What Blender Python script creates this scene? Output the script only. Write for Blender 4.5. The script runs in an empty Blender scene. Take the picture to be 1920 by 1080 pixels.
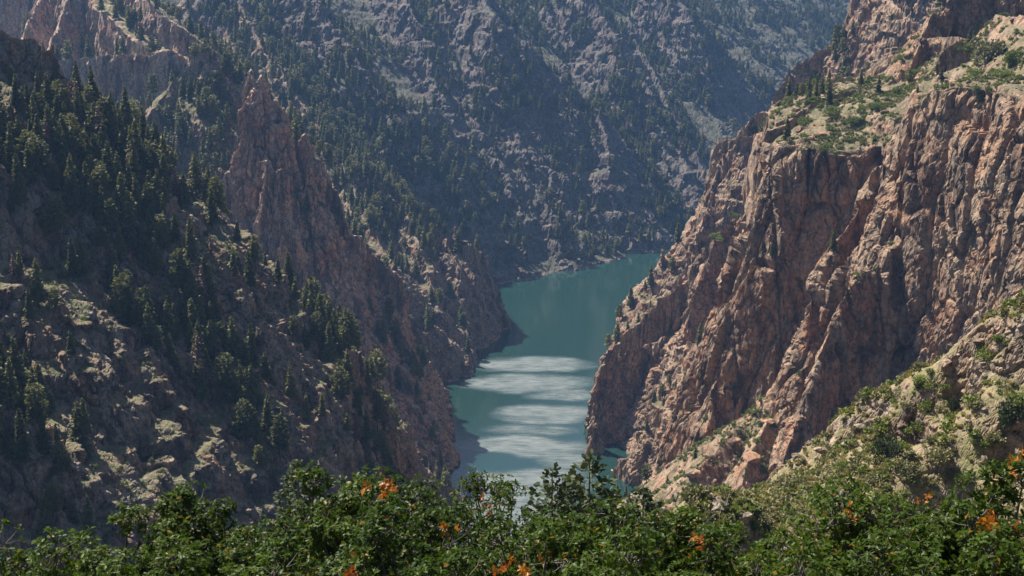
import bpy, math, random
import numpy as np
from mathutils import Vector, Matrix

# ---------------------------------------------------------------- camera, sky, sun, exposure
scene = bpy.context.scene
col = scene.collection
F_PX = 2700.0                      # focal length in photo pixels (1920 wide)
PITCH = math.radians(13.2)         # camera looks down
WATER_Z = -280.0
cam_data = bpy.data.cameras.new('camera')
cam_data.sensor_width = 36.0
cam_data.lens = F_PX / 1920.0 * 36.0
cam_data.clip_start = 0.5
cam_data.clip_end = 20000.0
cam = bpy.data.objects.new('camera', cam_data)
cam.rotation_euler = (math.radians(90) - PITCH, 0, 0)
col.objects.link(cam)
scene.camera = cam

SUN_AZ = math.radians(-50)         # left of the view direction
SUN_EL = math.radians(54)
world = bpy.data.worlds.new('World')
scene.world = world
world.use_nodes = True
wn = world.node_tree
wn.nodes.clear()
w_out = wn.nodes.new('ShaderNodeOutputWorld')
w_bg = wn.nodes.new('ShaderNodeBackground')
w_sky = wn.nodes.new('ShaderNodeTexSky')
w_sky.sky_type = 'NISHITA'
w_sky.sun_disc = False
w_sky.sun_elevation = SUN_EL
w_sky.sun_rotation = SUN_AZ        # 0 = +Y, positive to the right of it
w_sky.altitude = 800
w_sky.air_density = 0.9
w_sky.dust_density = 3.0
w_sky.ozone_density = 0.6
w_bg.inputs['Strength'].default_value = 0.052
wn.links.new(w_sky.outputs[0], w_bg.inputs[0])
wn.links.new(w_bg.outputs[0], w_out.inputs[0])

sun_dir = Vector((math.sin(SUN_AZ) * math.cos(SUN_EL), math.cos(SUN_AZ) * math.cos(SUN_EL), math.sin(SUN_EL)))
sun_data = bpy.data.lights.new('sun', 'SUN')
sun_data.energy = 5.0
sun_data.angle = math.radians(0.53)
sun_data.color = (1.0, 0.92, 0.80)
sun = bpy.data.objects.new('sun', sun_data)
sun.rotation_euler = (-sun_dir).to_track_quat('-Z', 'Y').to_euler()
sun.location = (0, 0, 60)
col.objects.link(sun)

scene.view_settings.view_transform = 'Standard'
scene.view_settings.look = 'None'
scene.view_settings.exposure = 1.0
scene.view_settings.gamma = 1.0
scene.view_settings.use_curve_mapping = False
try:
    scene.cycles.use_denoising = True
    scene.cycles.max_bounces = 5
    scene.cycles.diffuse_bounces = 3
    scene.cycles.glossy_bounces = 2
    scene.cycles.transmission_bounces = 3
    scene.cycles.volume_bounces = 0
    scene.cycles.caustics_reflective = False
    scene.cycles.caustics_refractive = False
except Exception:
    pass

# ---------------------------------------------------------------- numpy noise
rng = np.random.default_rng(7)
TAB = rng.uniform(-1, 1, (64 ** 3,)).astype(np.float32)
WOFF = rng.uniform(0, 1, (32 ** 3, 3)).astype(np.float32)
WTILT = rng.uniform(-1, 1, (32 ** 3, 3)).astype(np.float32)
WVAL = rng.uniform(-1, 1, (32 ** 3,)).astype(np.float32)

def vnoise(x, y, z):
    x = np.asarray(x, np.float32); y = np.asarray(y, np.float32); z = np.asarray(z, np.float32)
    x, y, z = np.broadcast_arrays(x, y, z)
    fx, fy, fz = np.floor(x), np.floor(y), np.floor(z)
    ix, iy, iz = fx.astype(np.int32), fy.astype(np.int32), fz.astype(np.int32)
    fx, fy, fz = x - fx, y - fy, z - fz
    ux = fx * fx * (3 - 2 * fx); uy = fy * fy * (3 - 2 * fy); uz = fz * fz * (3 - 2 * fz)
    x0 = (ix & 63) << 12; x1 = ((ix + 1) & 63) << 12
    y0 = (iy & 63) << 6; y1 = ((iy + 1) & 63) << 6
    z0 = iz & 63; z1 = (iz + 1) & 63
    a = TAB[x0 | y0 | z0]; a = a + (TAB[x1 | y0 | z0] - a) * ux
    b = TAB[x0 | y1 | z0]; b = b + (TAB[x1 | y1 | z0] - b) * ux
    c = TAB[x0 | y0 | z1]; c = c + (TAB[x1 | y0 | z1] - c) * ux
    d = TAB[x0 | y1 | z1]; d = d + (TAB[x1 | y1 | z1] - d) * ux
    a = a + (b - a) * uy; c = c + (d - c) * uy
    return a + (c - a) * uz

def fbm(x, y, z, octv=4, gain=0.5, ridged=False):
    s = 0.0; amp = 1.0; tot = 0.0
    for i in range(octv):
        n = vnoise(x + 17.3 * i, y + 5.1 * i, z + 9.7 * i)
        if ridged: n = 1.0 - 2.0 * np.abs(n)
        s = s + amp * n; tot += amp
        amp *= gain; x = x * 2.03; y = y * 2.03; z = z * 2.03
    return s / tot

def worley(x, y, z, tilt=0.9):
    """distance to the nearest and second nearest feature, and a value per cell that slopes across it like a broken rock face"""
    x = np.asarray(x, np.float32); y = np.asarray(y, np.float32); z = np.asarray(z, np.float32)
    ix = np.floor(x).astype(np.int32); iy = np.floor(y).astype(np.int32); iz = np.floor(z).astype(np.int32)
    f1 = np.full(x.shape, 9.0, np.float32); f2 = f1.copy(); val = np.zeros(x.shape, np.float32)
    for dx in (-1, 0, 1):
        for dy in (-1, 0, 1):
            for dz in (-1, 0, 1):
                cx, cy, cz = ix + dx, iy + dy, iz + dz
                k = ((cx & 31) << 10) | ((cy & 31) << 5) | (cz & 31)
                o = WOFF[k]; t = WTILT[k]
                ex = x - cx - o[..., 0]; ey = y - cy - o[..., 1]; ez = z - cz - o[..., 2]
                d = ex * ex + ey * ey + ez * ez
                near = d < f1
                f2 = np.where(near, f1, np.minimum(f2, d))
                val = np.where(near, WVAL[k] * 0.8 + tilt * (t[..., 0] * ex + t[..., 1] * ey + t[..., 2] * ez), val)
                f1 = np.where(near, d, f1)
    return np.sqrt(f1), np.sqrt(f2), val

def sstep(a, b, x):
    t = np.clip((x - a) / (b - a), 0, 1)
    return t * t * (3 - 2 * t)

# ---------------------------------------------------------------- photo pixel <-> place
CP, SP = math.cos(PITCH), math.sin(PITCH)
def P(u, v, Y):
    """the point at depth Y metres in front of the camera seen at photo pixel (u, v)"""
    a = (u - 960) / F_PX; b = (540 - v) / F_PX
    s = Y / (CP + b * SP)
    return (s * a, Y, s * (-SP + b * CP))

def proj(x, y, z):
    dep = y * CP - z * SP
    up = y * SP + z * CP
    return 960 + F_PX * x / dep, 540 - F_PX * up / dep, dep

def W(u, v):
    """the point of the water surface seen at a photo pixel"""
    lo = P(u, v, 1.0)
    k = WATER_Z / lo[2]
    return (lo[0] * k, k, WATER_Z)

def on_surface(fn, u, v, h, y0=700.0, y1=3500.0):
    """where the sight line of a pixel meets the surface fn raised by h"""
    ys = np.linspace(y0, y1, 1500)
    p = P(u, v, 1.0)
    g = p[2] * ys - (fn(p[0] * ys, ys) + h)
    k = np.argmax(g < 0)
    Y = ys[max(k, 1)]
    return P(u, v, Y)

# ---------------------------------------------------------------- landforms from ridge lines
def slope(s, far=2000.0):
    return [(0, 0), (far, far * s)]

def line_side(x, y, pts):
    """distance to a polyline seen from above and whether a point lies left of it (by its nearest segment)"""
    best = np.full(x.shape, 1e9, np.float32); left = np.zeros(x.shape, bool); zz = np.zeros(x.shape, np.float32)
    for (ax, ay, az), (bx, by, bz) in zip(pts[:-1], pts[1:]):
        ex, ey = bx - ax, by - ay
        L2 = ex * ex + ey * ey + 1e-6
        t = np.clip(((x - ax) * ex + (y - ay) * ey) / L2, 0, 1)
        dx = x - (ax + t * ex); dy = y - (ay + t * ey)
        d = np.sqrt(dx * dx + dy * dy)
        side = (ex * dy - ey * dx) / math.sqrt(L2)
        d2 = d - 1e-3 * np.abs(side)          # at a corner the segment that is faced squarely decides
        near = d2 < best
        left = np.where(near, side > 0, left); best = np.where(near, d2, best)
        zz = np.where(near, az + t * (bz - az), zz)
    return best, left, zz

def tents(x, y, lines, hmin=-400.0):
    H = np.full(x.shape, hmin, np.float32)
    for pts, right, left in lines:
        rd = np.array(right, np.float32); ld = np.array(left, np.float32)
        isleft = line_side(x, y, pts)[1] if right != left else None
        for (ax, ay, az), (bx, by, bz) in zip(pts[:-1], pts[1:]):
            ex, ey = bx - ax, by - ay
            L2 = ex * ex + ey * ey + 1e-6
            t = np.clip(((x - ax) * ex + (y - ay) * ey) / L2, 0, 1)
            dx = x - (ax + t * ex); dy = y - (ay + t * ey)
            d = np.sqrt(dx * dx + dy * dy)
            drop = np.interp(d, rd[:, 0], rd[:, 1])
            if isleft is not None: drop = np.where(isleft, np.interp(d, ld[:, 0], ld[:, 1]), drop)
            H = np.maximum(H, (az + t * (bz - az) - drop).astype(np.float32))
    return H

def at_shore(H, x, y, line, k, land_left, step=3.0):
    """hold a landform back behind a water line"""
    d, left, _ = line_side(x, y, line)
    inland = left if land_left else ~left
    return np.minimum(H, np.where(inland, WATER_Z - 2 + step * np.minimum(d, 1.5) + k * np.minimum(d, 22) + 6.0 * np.maximum(d - 22, 0), WATER_Z - 2 - 1.5 * d)).astype(np.float32)

def terrace(z, x, y, L, mix, sharp=0.62):
    """strata: flat treads and steep risers, tilted and broken by noise"""
    t = (z + 0.10 * x + 5.0 * vnoise(x / 37, y / 37, 3.3) + 1.5 * vnoise(x / 9, y / 9, 8.1)) / L
    k = np.floor(t); f = t - k
    g = np.clip((f - sharp) / (1 - sharp), 0, 1)
    return z + (g - f) * L * mix

LAND = {}       # name -> dict of arrays for scattering
ZB_W, ZB_H = 640, 360
ZBUF = np.full((ZB_H, ZB_W), 1e9, np.float32)

def quad_mesh(name, co, nrow, ncol):
    me = bpy.data.meshes.new(name)
    nv = nrow * ncol
    idx = np.arange(nv, dtype=np.int32).reshape(nrow, ncol)
    q = np.stack([idx[:-1, :-1], idx[:-1, 1:], idx[1:, 1:], idx[1:, :-1]], -1).reshape(-1, 4)
    me.vertices.add(nv); me.vertices.foreach_set('co', co.astype(np.float32).ravel())
    me.loops.add(q.size); me.loops.foreach_set('vertex_index', q.ravel())
    me.polygons.add(len(q)); me.polygons.foreach_set('loop_start', np.arange(0, q.size, 4, dtype=np.int32))
    me.update(calc_edges=True)
    return me

def grid_normals(Pg):
    du = np.gradient(Pg, axis=1); dv = np.gradient(Pg, axis=0)
    n = np.cross(du, dv)
    n /= (np.linalg.norm(n, axis=2, keepdims=True) + 1e-9)
    n[n[..., 2] < 0] *= -1
    return n

def box_blur(a, r, axis):
    k = 2 * r + 1
    pad = [(0, 0)] * a.ndim; pad[axis] = (r + 1, r)
    c = np.cumsum(np.pad(a, pad, mode='edge'), axis=axis, dtype=np.float64)
    n = a.shape[axis]
    hi = np.take(c, np.arange(k, k + n), axis=axis); lo = np.take(c, np.arange(0, n), axis=axis)
    return ((hi - lo) / k).astype(np.float32)

def landform(name, base, u0, u1, r0, r1, ncol, nrow, nr, mat, label, warp=6.0, warp_len=45.0,
             gully=6.0, gully_len=55.0, rough=2.0, strata=(12.0, 0.5), strata2=(4.5, 0.5),
             block=9.0, block_amp=1.6, chip=2.6, chip_amp=0.5, crack=1.0, stretch=2.4, soil_lo=0.62, soil_hi=0.8,
             hidden_w=0.18, steep_lo=0.35, steep_hi=0.65):
    th = np.linspace(math.atan((u0 - 960) / F_PX), math.atan((u1 - 960) / F_PX), ncol)
    rho = np.linspace(r0, r1, nr)
    T, R = np.meshgrid(th, rho, indexing='ij')
    x = (R * np.sin(T)).astype(np.float32); y = (R * np.cos(T)).astype(np.float32)
    sd = (sum(ord(c) for c in name) % 97) * 1.37
    wx = x + warp * fbm(x / warp_len, y / warp_len, sd, 3); wy = y + warp * fbm(x / warp_len, y / warp_len, sd + 40, 3)
    z = base(wx, wy)
    if gully: z = z + gully * (fbm(x / gully_len, y / gully_len, sd + 11, 3, ridged=True) - 0.25)
    z = z + rough * fbm(x / 11, y / 11, sd + 23, 4)
    gz = np.gradient(z, axis=1) / (rho[1] - rho[0])
    gx = np.gradient(z, axis=0) / (np.maximum(R * (th[1] - th[0]), 0.05))
    st = box_blur(box_blur(np.sqrt(gz * gz + gx * gx), 6, 1), 6, 0)
    m = sstep(0.35, 1.0, st) * (0.65 + 0.5 * vnoise(x / 23, y / 23, sd + 2))
    if strata: z = terrace(z, x, y, strata[0], strata[1] * m)
    if strata2: z = terrace(z, y, x, strata2[0], strata2[1] * m)
    # spread the rows of each column by how much of the picture they cover
    u, v, dep = proj(x, y, z)
    dv = np.diff(v, axis=1, prepend=v[:, :1] + 1)
    run = np.minimum.accumulate(v, axis=1)
    vis = v <= run + 0.5
    w = np.where(vis, np.abs(dv), np.abs(dv) * hidden_w * 0.5) + hidden_w * (rho[1] - rho[0]) * F_PX / R * 0.35
    w = np.minimum(w, 60.0)
    cw = np.cumsum(w, axis=1)
    cw = (cw - cw[:, :1]) / (cw[:, -1:] - cw[:, :1])
    cw = box_blur(box_blur(cw, 7, 0), 7, 0)
    tgt = np.linspace(0, 1, nrow)
    Pg = np.empty((ncol, nrow, 3), np.float32)
    for i in range(ncol):
        rr = np.interp(tgt, cw[i], rho)
        Pg[i, :, 0] = rr * math.sin(th[i]); Pg[i, :, 1] = rr * math.cos(th[i])
        Pg[i, :, 2] = np.interp(rr, rho, z[i])
    # rock relief in three dimensions
    n = grid_normals(Pg)
    ns = n.copy()
    for k in range(3): ns[..., k] = box_blur(box_blur(n[..., k], 3, 0), 3, 1)
    ns /= np.linalg.norm(ns, axis=2, keepdims=True) + 1e-9
    steep = sstep(steep_lo, steep_hi, 1 - ns[..., 2])
    X, Y, Z = Pg[..., 0], Pg[..., 1], Pg[..., 2]
    jx = X + 0.16 * block * vnoise(X / block, Y / block, Z / block); jy = Y + 0.16 * block * vnoise(X / block + 30, Y / block, Z / block); jz = Z + 0.25 * block * vnoise(X / block, Y / block + 30, Z / block)
    f1, f2, val = worley(jx / block, jy / block, jz / (block * stretch))
    d = steep * (block_amp * val - crack * (1 - sstep(0.0, 0.16, f2 - f1)))
    f1, f2, val = worley(jx / chip, jy / chip, jz / (chip * stretch * 0.8))
    d = d + (0.35 + 0.65 * steep) * (chip_amp * val - 0.45 * crack * (1 - sstep(0.0, 0.2, f2 - f1)))
    f1, f2, val = worley(jx / (chip * 0.42), jy / (chip * 0.42), jz / (chip * 0.6))
    d = d + (0.35 + 0.65 * steep) * 0.42 * chip_amp * val
    dirn = ns.copy(); dirn[..., 2] *= 0.45
    Pg = Pg + dirn * d[..., None]
    n2 = grid_normals(Pg)
    nzs = box_blur(box_blur(n2[..., 2], 2, 0), 2, 1)
    soil = sstep(soil_lo, soil_hi, nzs + 0.10 * fbm(X / 8, Y / 8, Z / 8, 3))
    me = quad_mesh(name, Pg.reshape(-1, 3), ncol, nrow)
    at = me.attributes.new('soil', 'FLOAT', 'POINT'); at.data.foreach_set('value', soil.ravel().astype(np.float32))
    me.polygons.foreach_set('use_smooth', np.zeros(len(me.polygons), bool))
    me.materials.append(mat)
    ob = bpy.data.objects.new(name, me); col.objects.link(ob)
    ob['kind'] = 'structure'; ob['label'] = label
    u, v, dep = proj(Pg[..., 0], Pg[..., 1], Pg[..., 2])
    e1 = np.gradient(Pg[..., :2], axis=0); e2 = np.gradient(Pg[..., :2], axis=1)
    area = np.abs(e1[..., 0] * e2[..., 1] - e1[..., 1] * e2[..., 0])
    LAND[name] = dict(p=Pg, u=u, v=v, dep=dep, nz=nzs, area=area, soil=soil, ns=ns, steep=steep)
    ui = (u / 1920 * ZB_W).astype(int); vi = (v / 1080 * ZB_H).astype(int)
    ok = (ui >= 0) & (ui < ZB_W) & (vi >= 0) & (vi < ZB_H)
    np.minimum.at(ZBUF, (vi[ok], ui[ok]), dep[ok])
    return ob
# ---------------------------------------------------------------- materials
def new_mat(name):
    m = bpy.data.materials.new(name); m.use_nodes = True
    nt = m.node_tree; nt.nodes.clear()
    return m, nt

class NT:
    def __init__(s, nt): s.nt = nt
    def n(s, t, **kw):
        nd = s.nt.nodes.new(t)
        for k, v in kw.items(): setattr(nd, k, v)
        return nd
    def l(s, a, b): s.nt.links.new(a, b)
    def noise(s, vec, scale, detail=4, rough=0.55, dim='3D'):
        nd = s.n('ShaderNodeTexNoise'); nd.inputs['Scale'].default_value = scale
        nd.inputs['Detail'].default_value = detail; nd.inputs['Roughness'].default_value = rough
        if vec is not None: s.l(vec, nd.inputs['Vector'])
        return nd.outputs['Fac']
    def ramp(s, fac, stops):
        nd = s.n('ShaderNodeValToRGB'); cr = nd.color_ramp
        while len(cr.elements) < len(stops): cr.elements.new(0.5)
        for e, (p, c) in zip(cr.elements, stops):
            e.position = p; e.color = (c, c, c, 1) if isinstance(c, (int, float)) else (*c, 1)
        s.l(fac, nd.inputs['Fac']); return nd.outputs['Color']
    def mix(s, fac, a, b, mode='MIX'):
        nd = s.n('ShaderNodeMix', data_type='RGBA', blend_type=mode)
        for sock, val in ((nd.inputs[0], fac), (nd.inputs[6], a), (nd.inputs[7], b)):
            if hasattr(val, 'is_linked'): s.l(val, sock)
            else: sock.default_value = val if isinstance(val, (int, float)) else (*val, 1)
        return nd.outputs[2]
    def math(s, op, a, b=0.0):
        nd = s.n('ShaderNodeMath', operation=op)
        for sock, val in ((nd.inputs[0], a), (nd.inputs[1], b)):
            if hasattr(val, 'is_linked'): s.l(val, sock)
            else: sock.default_value = val
        return nd.outputs[0]
    def scaled(s, vec, sc, rot=(0, 0, 0)):
        nd = s.n('ShaderNodeMapping'); nd.inputs['Scale'].default_value = sc; nd.inputs['Rotation'].default_value = rot
        s.l(vec, nd.inputs['Vector']); return nd.outputs[0]

def rock_material(name, red, tan, grey, dark, soil_a, soil_b, fine=1.0, bump=0.5, soil_gain=1.0):
    m, nt = new_mat(name); g = NT(nt)
    out = g.n('ShaderNodeOutputMaterial'); bs = g.n('ShaderNodeBsdfPrincipled')
    g.l(bs.outputs[0], out.inputs[0])
    geo = g.n('ShaderNodeNewGeometry'); pos = geo.outputs['Position']
    streak = g.scaled(pos, (0.16 * fine, 0.16 * fine, 0.022 * fine))
    n_patch = g.noise(pos, 0.045 * fine, 4, 0.6)
    n_streak = g.noise(streak, 1.0, 4, 0.6)
    n_fine = g.noise(pos, 0.55 * fine, 5, 0.7)
    n_lich = g.noise(pos, 0.13 * fine, 4, 0.65)
    c = g.mix(g.ramp(n_patch, [(0.38, 0.0), (0.6, 1.0)]), tan, red)
    c = g.mix(g.ramp(n_lich, [(0.42, 0.0), (0.62, 0.9)]), c, grey)
    c = g.mix(g.ramp(n_streak, [(0.5, 0.0), (0.62, 0.85)]), c, dark)
    crk = g.n('ShaderNodeTexVoronoi'); crk.feature = 'DISTANCE_TO_EDGE'; crk.inputs['Scale'].default_value = 0.2 * fine
    wob = g.n('ShaderNodeVectorMath', operation='ADD'); g.l(g.scaled(pos, (1, 1, 0.3)), wob.inputs[0])
    nz_ = g.n('ShaderNodeTexNoise'); nz_.inputs['Scale'].default_value = 0.35 * fine; g.l(pos, nz_.inputs['Vector'])
    sc_ = g.n('ShaderNodeVectorMath', operation='SCALE'); g.l(nz_.outputs['Color'], sc_.inputs[0]); sc_.inputs['Scale'].default_value = 2.5 / fine
    g.l(sc_.outputs[0], wob.inputs[1]); g.l(wob.outputs[0], crk.inputs['Vector'])
    c = g.mix(g.ramp(crk.outputs['Distance'], [(0.0, 0.75), (0.05, 0.0)]), c, dark)
    c = g.mix(1.0, c, g.ramp(n_fine, [(0.3, 0.35), (0.5, 0.95), (0.72, 1.45)]), 'MULTIPLY')
    n_soil = g.noise(pos, 0.22 * fine, 5, 0.7)
    sc = g.mix(g.ramp(n_soil, [(0.4, 0.0), (0.58, 1.0)]), soil_a, soil_b)
    sc = g.mix(1.0, sc, g.ramp(g.noise(pos, 1.3 * fine, 4, 0.7), [(0.3, 0.55), (0.7, 1.25)]), 'MULTIPLY')
    at = g.n('ShaderNodeAttribute'); at.attribute_name = 'soil'
    sf = g.math('MULTIPLY', at.outputs['Fac'], g.ramp(g.noise(pos, 0.3 * fine, 4, 0.65), [(0.36, 0.25), (0.52, 1.0)]))
    sf = g.math('MULTIPLY', sf, soil_gain)
    c = g.mix(sf, c, sc)
    sx = g.n('ShaderNodeSeparateXYZ'); g.l(pos, sx.inputs[0])
    zz = g.math('ADD', sx.outputs[2], g.math('MULTIPLY', n_lich, 1.6))
    ring = g.ramp(g.math('MULTIPLY', g.math('SUBTRACT', zz, WATER_Z), 0.2), [(0.0, 0.0), (0.16, 0.0), (0.2, 0.35), (0.44, 0.3), (0.52, 0.0)])
    c = g.mix(ring, c, (0.36, 0.27, 0.22))
    g.l(c, bs.inputs['Base Color'])
    bs.inputs['Roughness'].default_value = 0.9
    bs.inputs['Specular IOR Level'].default_value = 0.25
    b = g.n('ShaderNodeBump'); b.inputs['Strength'].default_value = bump; b.inputs['Distance'].default_value = 0.8 / fine
    vor = g.n('ShaderNodeTexVoronoi'); vor.feature = 'DISTANCE_TO_EDGE'; vor.inputs['Scale'].default_value = 0.55 * fine
    g.l(g.scaled(pos, (1, 1, 0.55)), vor.inputs['Vector'])
    hgt = g.math('ADD', g.math('MULTIPLY', g.ramp(vor.outputs['Distance'], [(0.0, 0.0), (0.12, 1.0)]), 0.4), n_fine)
    g.l(hgt, b.inputs['Height']); g.l(b.outputs[0], bs.inputs['Normal'])
    return m

RED, TAN, GREY, DARK = (0.325, 0.178, 0.108), (0.37, 0.262, 0.178), (0.26, 0.205, 0.155), (0.085, 0.058, 0.044)
SOIL_A, SOIL_B = (0.22, 0.18, 0.115), (0.105, 0.105, 0.05)
M_rock_right = rock_material('red_gneiss_right', RED, TAN, GREY, DARK, SOIL_A, SOIL_B)
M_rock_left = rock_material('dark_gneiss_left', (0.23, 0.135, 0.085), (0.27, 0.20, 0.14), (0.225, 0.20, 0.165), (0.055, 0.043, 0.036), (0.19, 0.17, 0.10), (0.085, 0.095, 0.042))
M_rock_needle = rock_material('needle_rock', (0.44, 0.235, 0.15), (0.46, 0.33, 0.245), (0.34, 0.29, 0.245), (0.10, 0.072, 0.062), (0.28, 0.25, 0.14), (0.10, 0.115, 0.05), fine=0.9)
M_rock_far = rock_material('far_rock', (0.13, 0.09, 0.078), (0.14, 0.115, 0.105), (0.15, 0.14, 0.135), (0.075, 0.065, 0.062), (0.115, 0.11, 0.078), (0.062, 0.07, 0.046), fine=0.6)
M_rock_hill = rock_material('hillside_soil_and_rock', (0.29, 0.195, 0.14), (0.32, 0.24, 0.175), (0.26, 0.225, 0.18), (0.10, 0.08, 0.065), (0.29, 0.225, 0.14), (0.17, 0.165, 0.07), fine=2.2)

# ---------------------------------------------------------------- landforms: ridge lines read off the photograph, distances from the water line and tree sizes
def shore_frame():
    a = W(930, 545); b = W(1245, 468)
    dx, dy = b[0] - a[0], b[1] - a[1]; L = math.hypot(dx, dy)
    return a, (-dy / L, dx / L)
_a, _nrm = shore_frame()
def far_sheet(x, y):
    d = (x - _a[0]) * _nrm[0] + (y - _a[1]) * _nrm[1]
    return WATER_Z - 4 + np.where(d > 0, 0.66 * d, 1.2 * d)

shore_left = [W(862, 1500), W(862, 960), W(862, 876), W(846, 800), W(838, 745), W(834, 714), W(700, 690)]
shore_head = [W(600, 735), W(838, 714), W(886, 703), W(892, 676), W(894, 657), W(932, 641), W(956, 616), W(950, 590), W(850, 560)]
shore_right = [W(1330, 1200), W(1262, 975), W(1180, 920), W(1138, 874), W(1101, 848), W(1104, 800), W(1130, 720), W(1164, 664), W(1176, 640), W(1250, 560), W(1350, 480)]

def far_ridge(pix, h0, h1, r=1.2, l=1.2):
    n = len(pix)
    return ([on_surface(far_sheet, u, v, 1.6 * (h0 + (h1 - h0) * i / (n - 1))) for i, (u, v) in enumerate(pix)], slope(r), slope(l))

far_lines = [
    far_ridge([(560, -60), (650, 80), (740, 180), (800, 190), (860, 205), (920, 255), (980, 305), (1040, 390), (1070, 440), (1088, 490)], 55, 6),
    far_ridge([(880, -60), (930, 30), (990, 85), (1055, 145), (1110, 190), (1135, 280), (1165, 330), (1190, 370), (1240, 430), (1252, 462)], 60, 6, 1.2, 1.2),
    far_ridge([(1080, -60), (1140, 35), (1160, 80), (1185, 120), (1225, 180), (1262, 260), (1300, 330)], 45, 15),
    far_ridge([(1250, -60), (1290, 15), (1330, 60), (1380, 100), (1455, 160)], 50, 12),
    far_ridge([(1190, 70), (1215, 118), (1250, 180), (1285, 240), (1320, 320)], 30, 20, 1.3, 1.3),
    far_ridge([(720, 250), (815, 290), (855, 320), (910, 370), (945, 410), (968, 470), (985, 524)], 34, 4),
    far_ridge([(740, -60), (790, 60), (850, 110), (920, 160), (1000, 260), (1060, 330)], 28, 14),
    far_ridge([(420, -60), (480, 20), (560, 110), (640, 210), (700, 300)], 45, 25),
]
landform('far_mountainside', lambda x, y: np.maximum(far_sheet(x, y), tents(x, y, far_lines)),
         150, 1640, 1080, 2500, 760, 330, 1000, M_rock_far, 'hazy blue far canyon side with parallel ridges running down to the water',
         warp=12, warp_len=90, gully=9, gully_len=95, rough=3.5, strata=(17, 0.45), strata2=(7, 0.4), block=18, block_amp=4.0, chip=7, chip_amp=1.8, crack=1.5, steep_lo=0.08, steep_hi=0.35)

back_lines = [([P(1150, -330, 2900), P(1420, -160, 2800), P(1560, -100, 2750), P(1900, -260, 2600)], slope(0.8), slope(0.8)),
              ([P(1560, -100, 2750), P(1500, 40, 2550), P(1462, 130, 2450)], slope(0.95), slope(0.95)),
              ([P(1700, -160, 2700), P(1610, 20, 2500), P(1560, 130, 2380)], slope(0.95), slope(0.95))]
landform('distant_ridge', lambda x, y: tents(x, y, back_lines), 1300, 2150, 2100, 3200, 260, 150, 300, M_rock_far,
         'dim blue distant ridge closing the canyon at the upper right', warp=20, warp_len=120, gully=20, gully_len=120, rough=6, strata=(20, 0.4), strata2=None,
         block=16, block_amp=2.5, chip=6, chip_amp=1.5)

steep_front = [(0, 0), (3, 9), (12, 26), (40, 62), (120, 150), (400, 420)]
head_lines = [
    ([P(400, -80, 1390), P(500, 90, 1260), P(560, 185, 1180), P(620, 262, 1115), P(680, 322, 1085), P(740, 372, 1068), P(800, 414, 1058), P(860, 441, 1052), P(905, 458, 1048)],
     [(0, 0), (4, 8), (30, 36), (120, 130), (400, 420)], slope(0.95)),
    ([P(905, 458, 1048), P(914, 478, 1049), P(930, 545, 1053), P(950, 600, 1056), P(957, 617, 1058)], slope(2.2), slope(2.0)),
    ([P(845, 440, 1050), P(868, 520, 1010), P(885, 600, 985), P(912, 662, 985)], slope(1.5), slope(1.5)),
    ([P(760, 390, 1062), P(790, 480, 1010), P(822, 580, 970), P(868, 680, 946), P(890, 700, 938)], slope(1.25), slope(1.25)),
    ([P(640, 300, 1095), P(690, 420, 1010), P(740, 520, 950), P(800, 640, 925), P(838, 716, 918)], slope(1.1), slope(1.1)),
]
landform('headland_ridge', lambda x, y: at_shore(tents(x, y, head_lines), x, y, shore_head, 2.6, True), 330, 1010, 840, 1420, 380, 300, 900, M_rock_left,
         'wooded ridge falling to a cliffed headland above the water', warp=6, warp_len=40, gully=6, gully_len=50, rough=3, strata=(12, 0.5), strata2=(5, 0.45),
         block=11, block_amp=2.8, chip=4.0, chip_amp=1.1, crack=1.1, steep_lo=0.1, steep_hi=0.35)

butte_p = [(0, 0), (2, 14), (4, 20), (13, 24), (15, 40), (18, 66), (24, 80), (60, 118), (200, 260), (600, 640)]
butte_lines = [
    ([P(120, -120, 1130), P(200, -60, 1080), P(260, -8, 1035), P(292, 14, 1015), P(334, 46, 1000), P(349, 72, 1000)], butte_p, slope(0.8)),
    ([P(-250, 80, 1080), P(60, 118, 1010), P(118, 112, 985), P(230, 100, 985), P(320, 98, 985), P(352, 112, 990)], [(0, 0), (2, 20), (6, 48), (14, 60), (80, 125), (400, 430)], slope(0.6)),
    ([P(150, -40, 1110), P(120, 0, 1070), P(95, 88, 1010)], slope(2.4), slope(2.4)),
    ([P(85, -40, 1140), P(66, 8, 1100), P(36, 78, 1050)], slope(2.2), slope(2.2)),
    ([P(-200, -150, 1250), P(20, -60, 1200), P(140, -60, 1190)], [(0, 0), (6, 60), (40, 100), (400, 450)], slope(0.7)),
    ([P(352, 112, 990), P(380, 200, 960), P(400, 300, 920)], slope(1.2), slope(1.2)),
]
landform('rock_butte', lambda x, y: tents(x, y, butte_lines), -140, 480, 820, 1300, 330, 250, 900, M_rock_needle,
         'square walled rock butte with two cliff bands at the upper left', warp=4, warp_len=30, gully=3, gully_len=35, rough=2, strata=(15, 0.25), strata2=(5, 0.4),
         block=10, block_amp=2.6, chip=4, chip_amp=1.1, crack=1.6, stretch=3.5)

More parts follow.
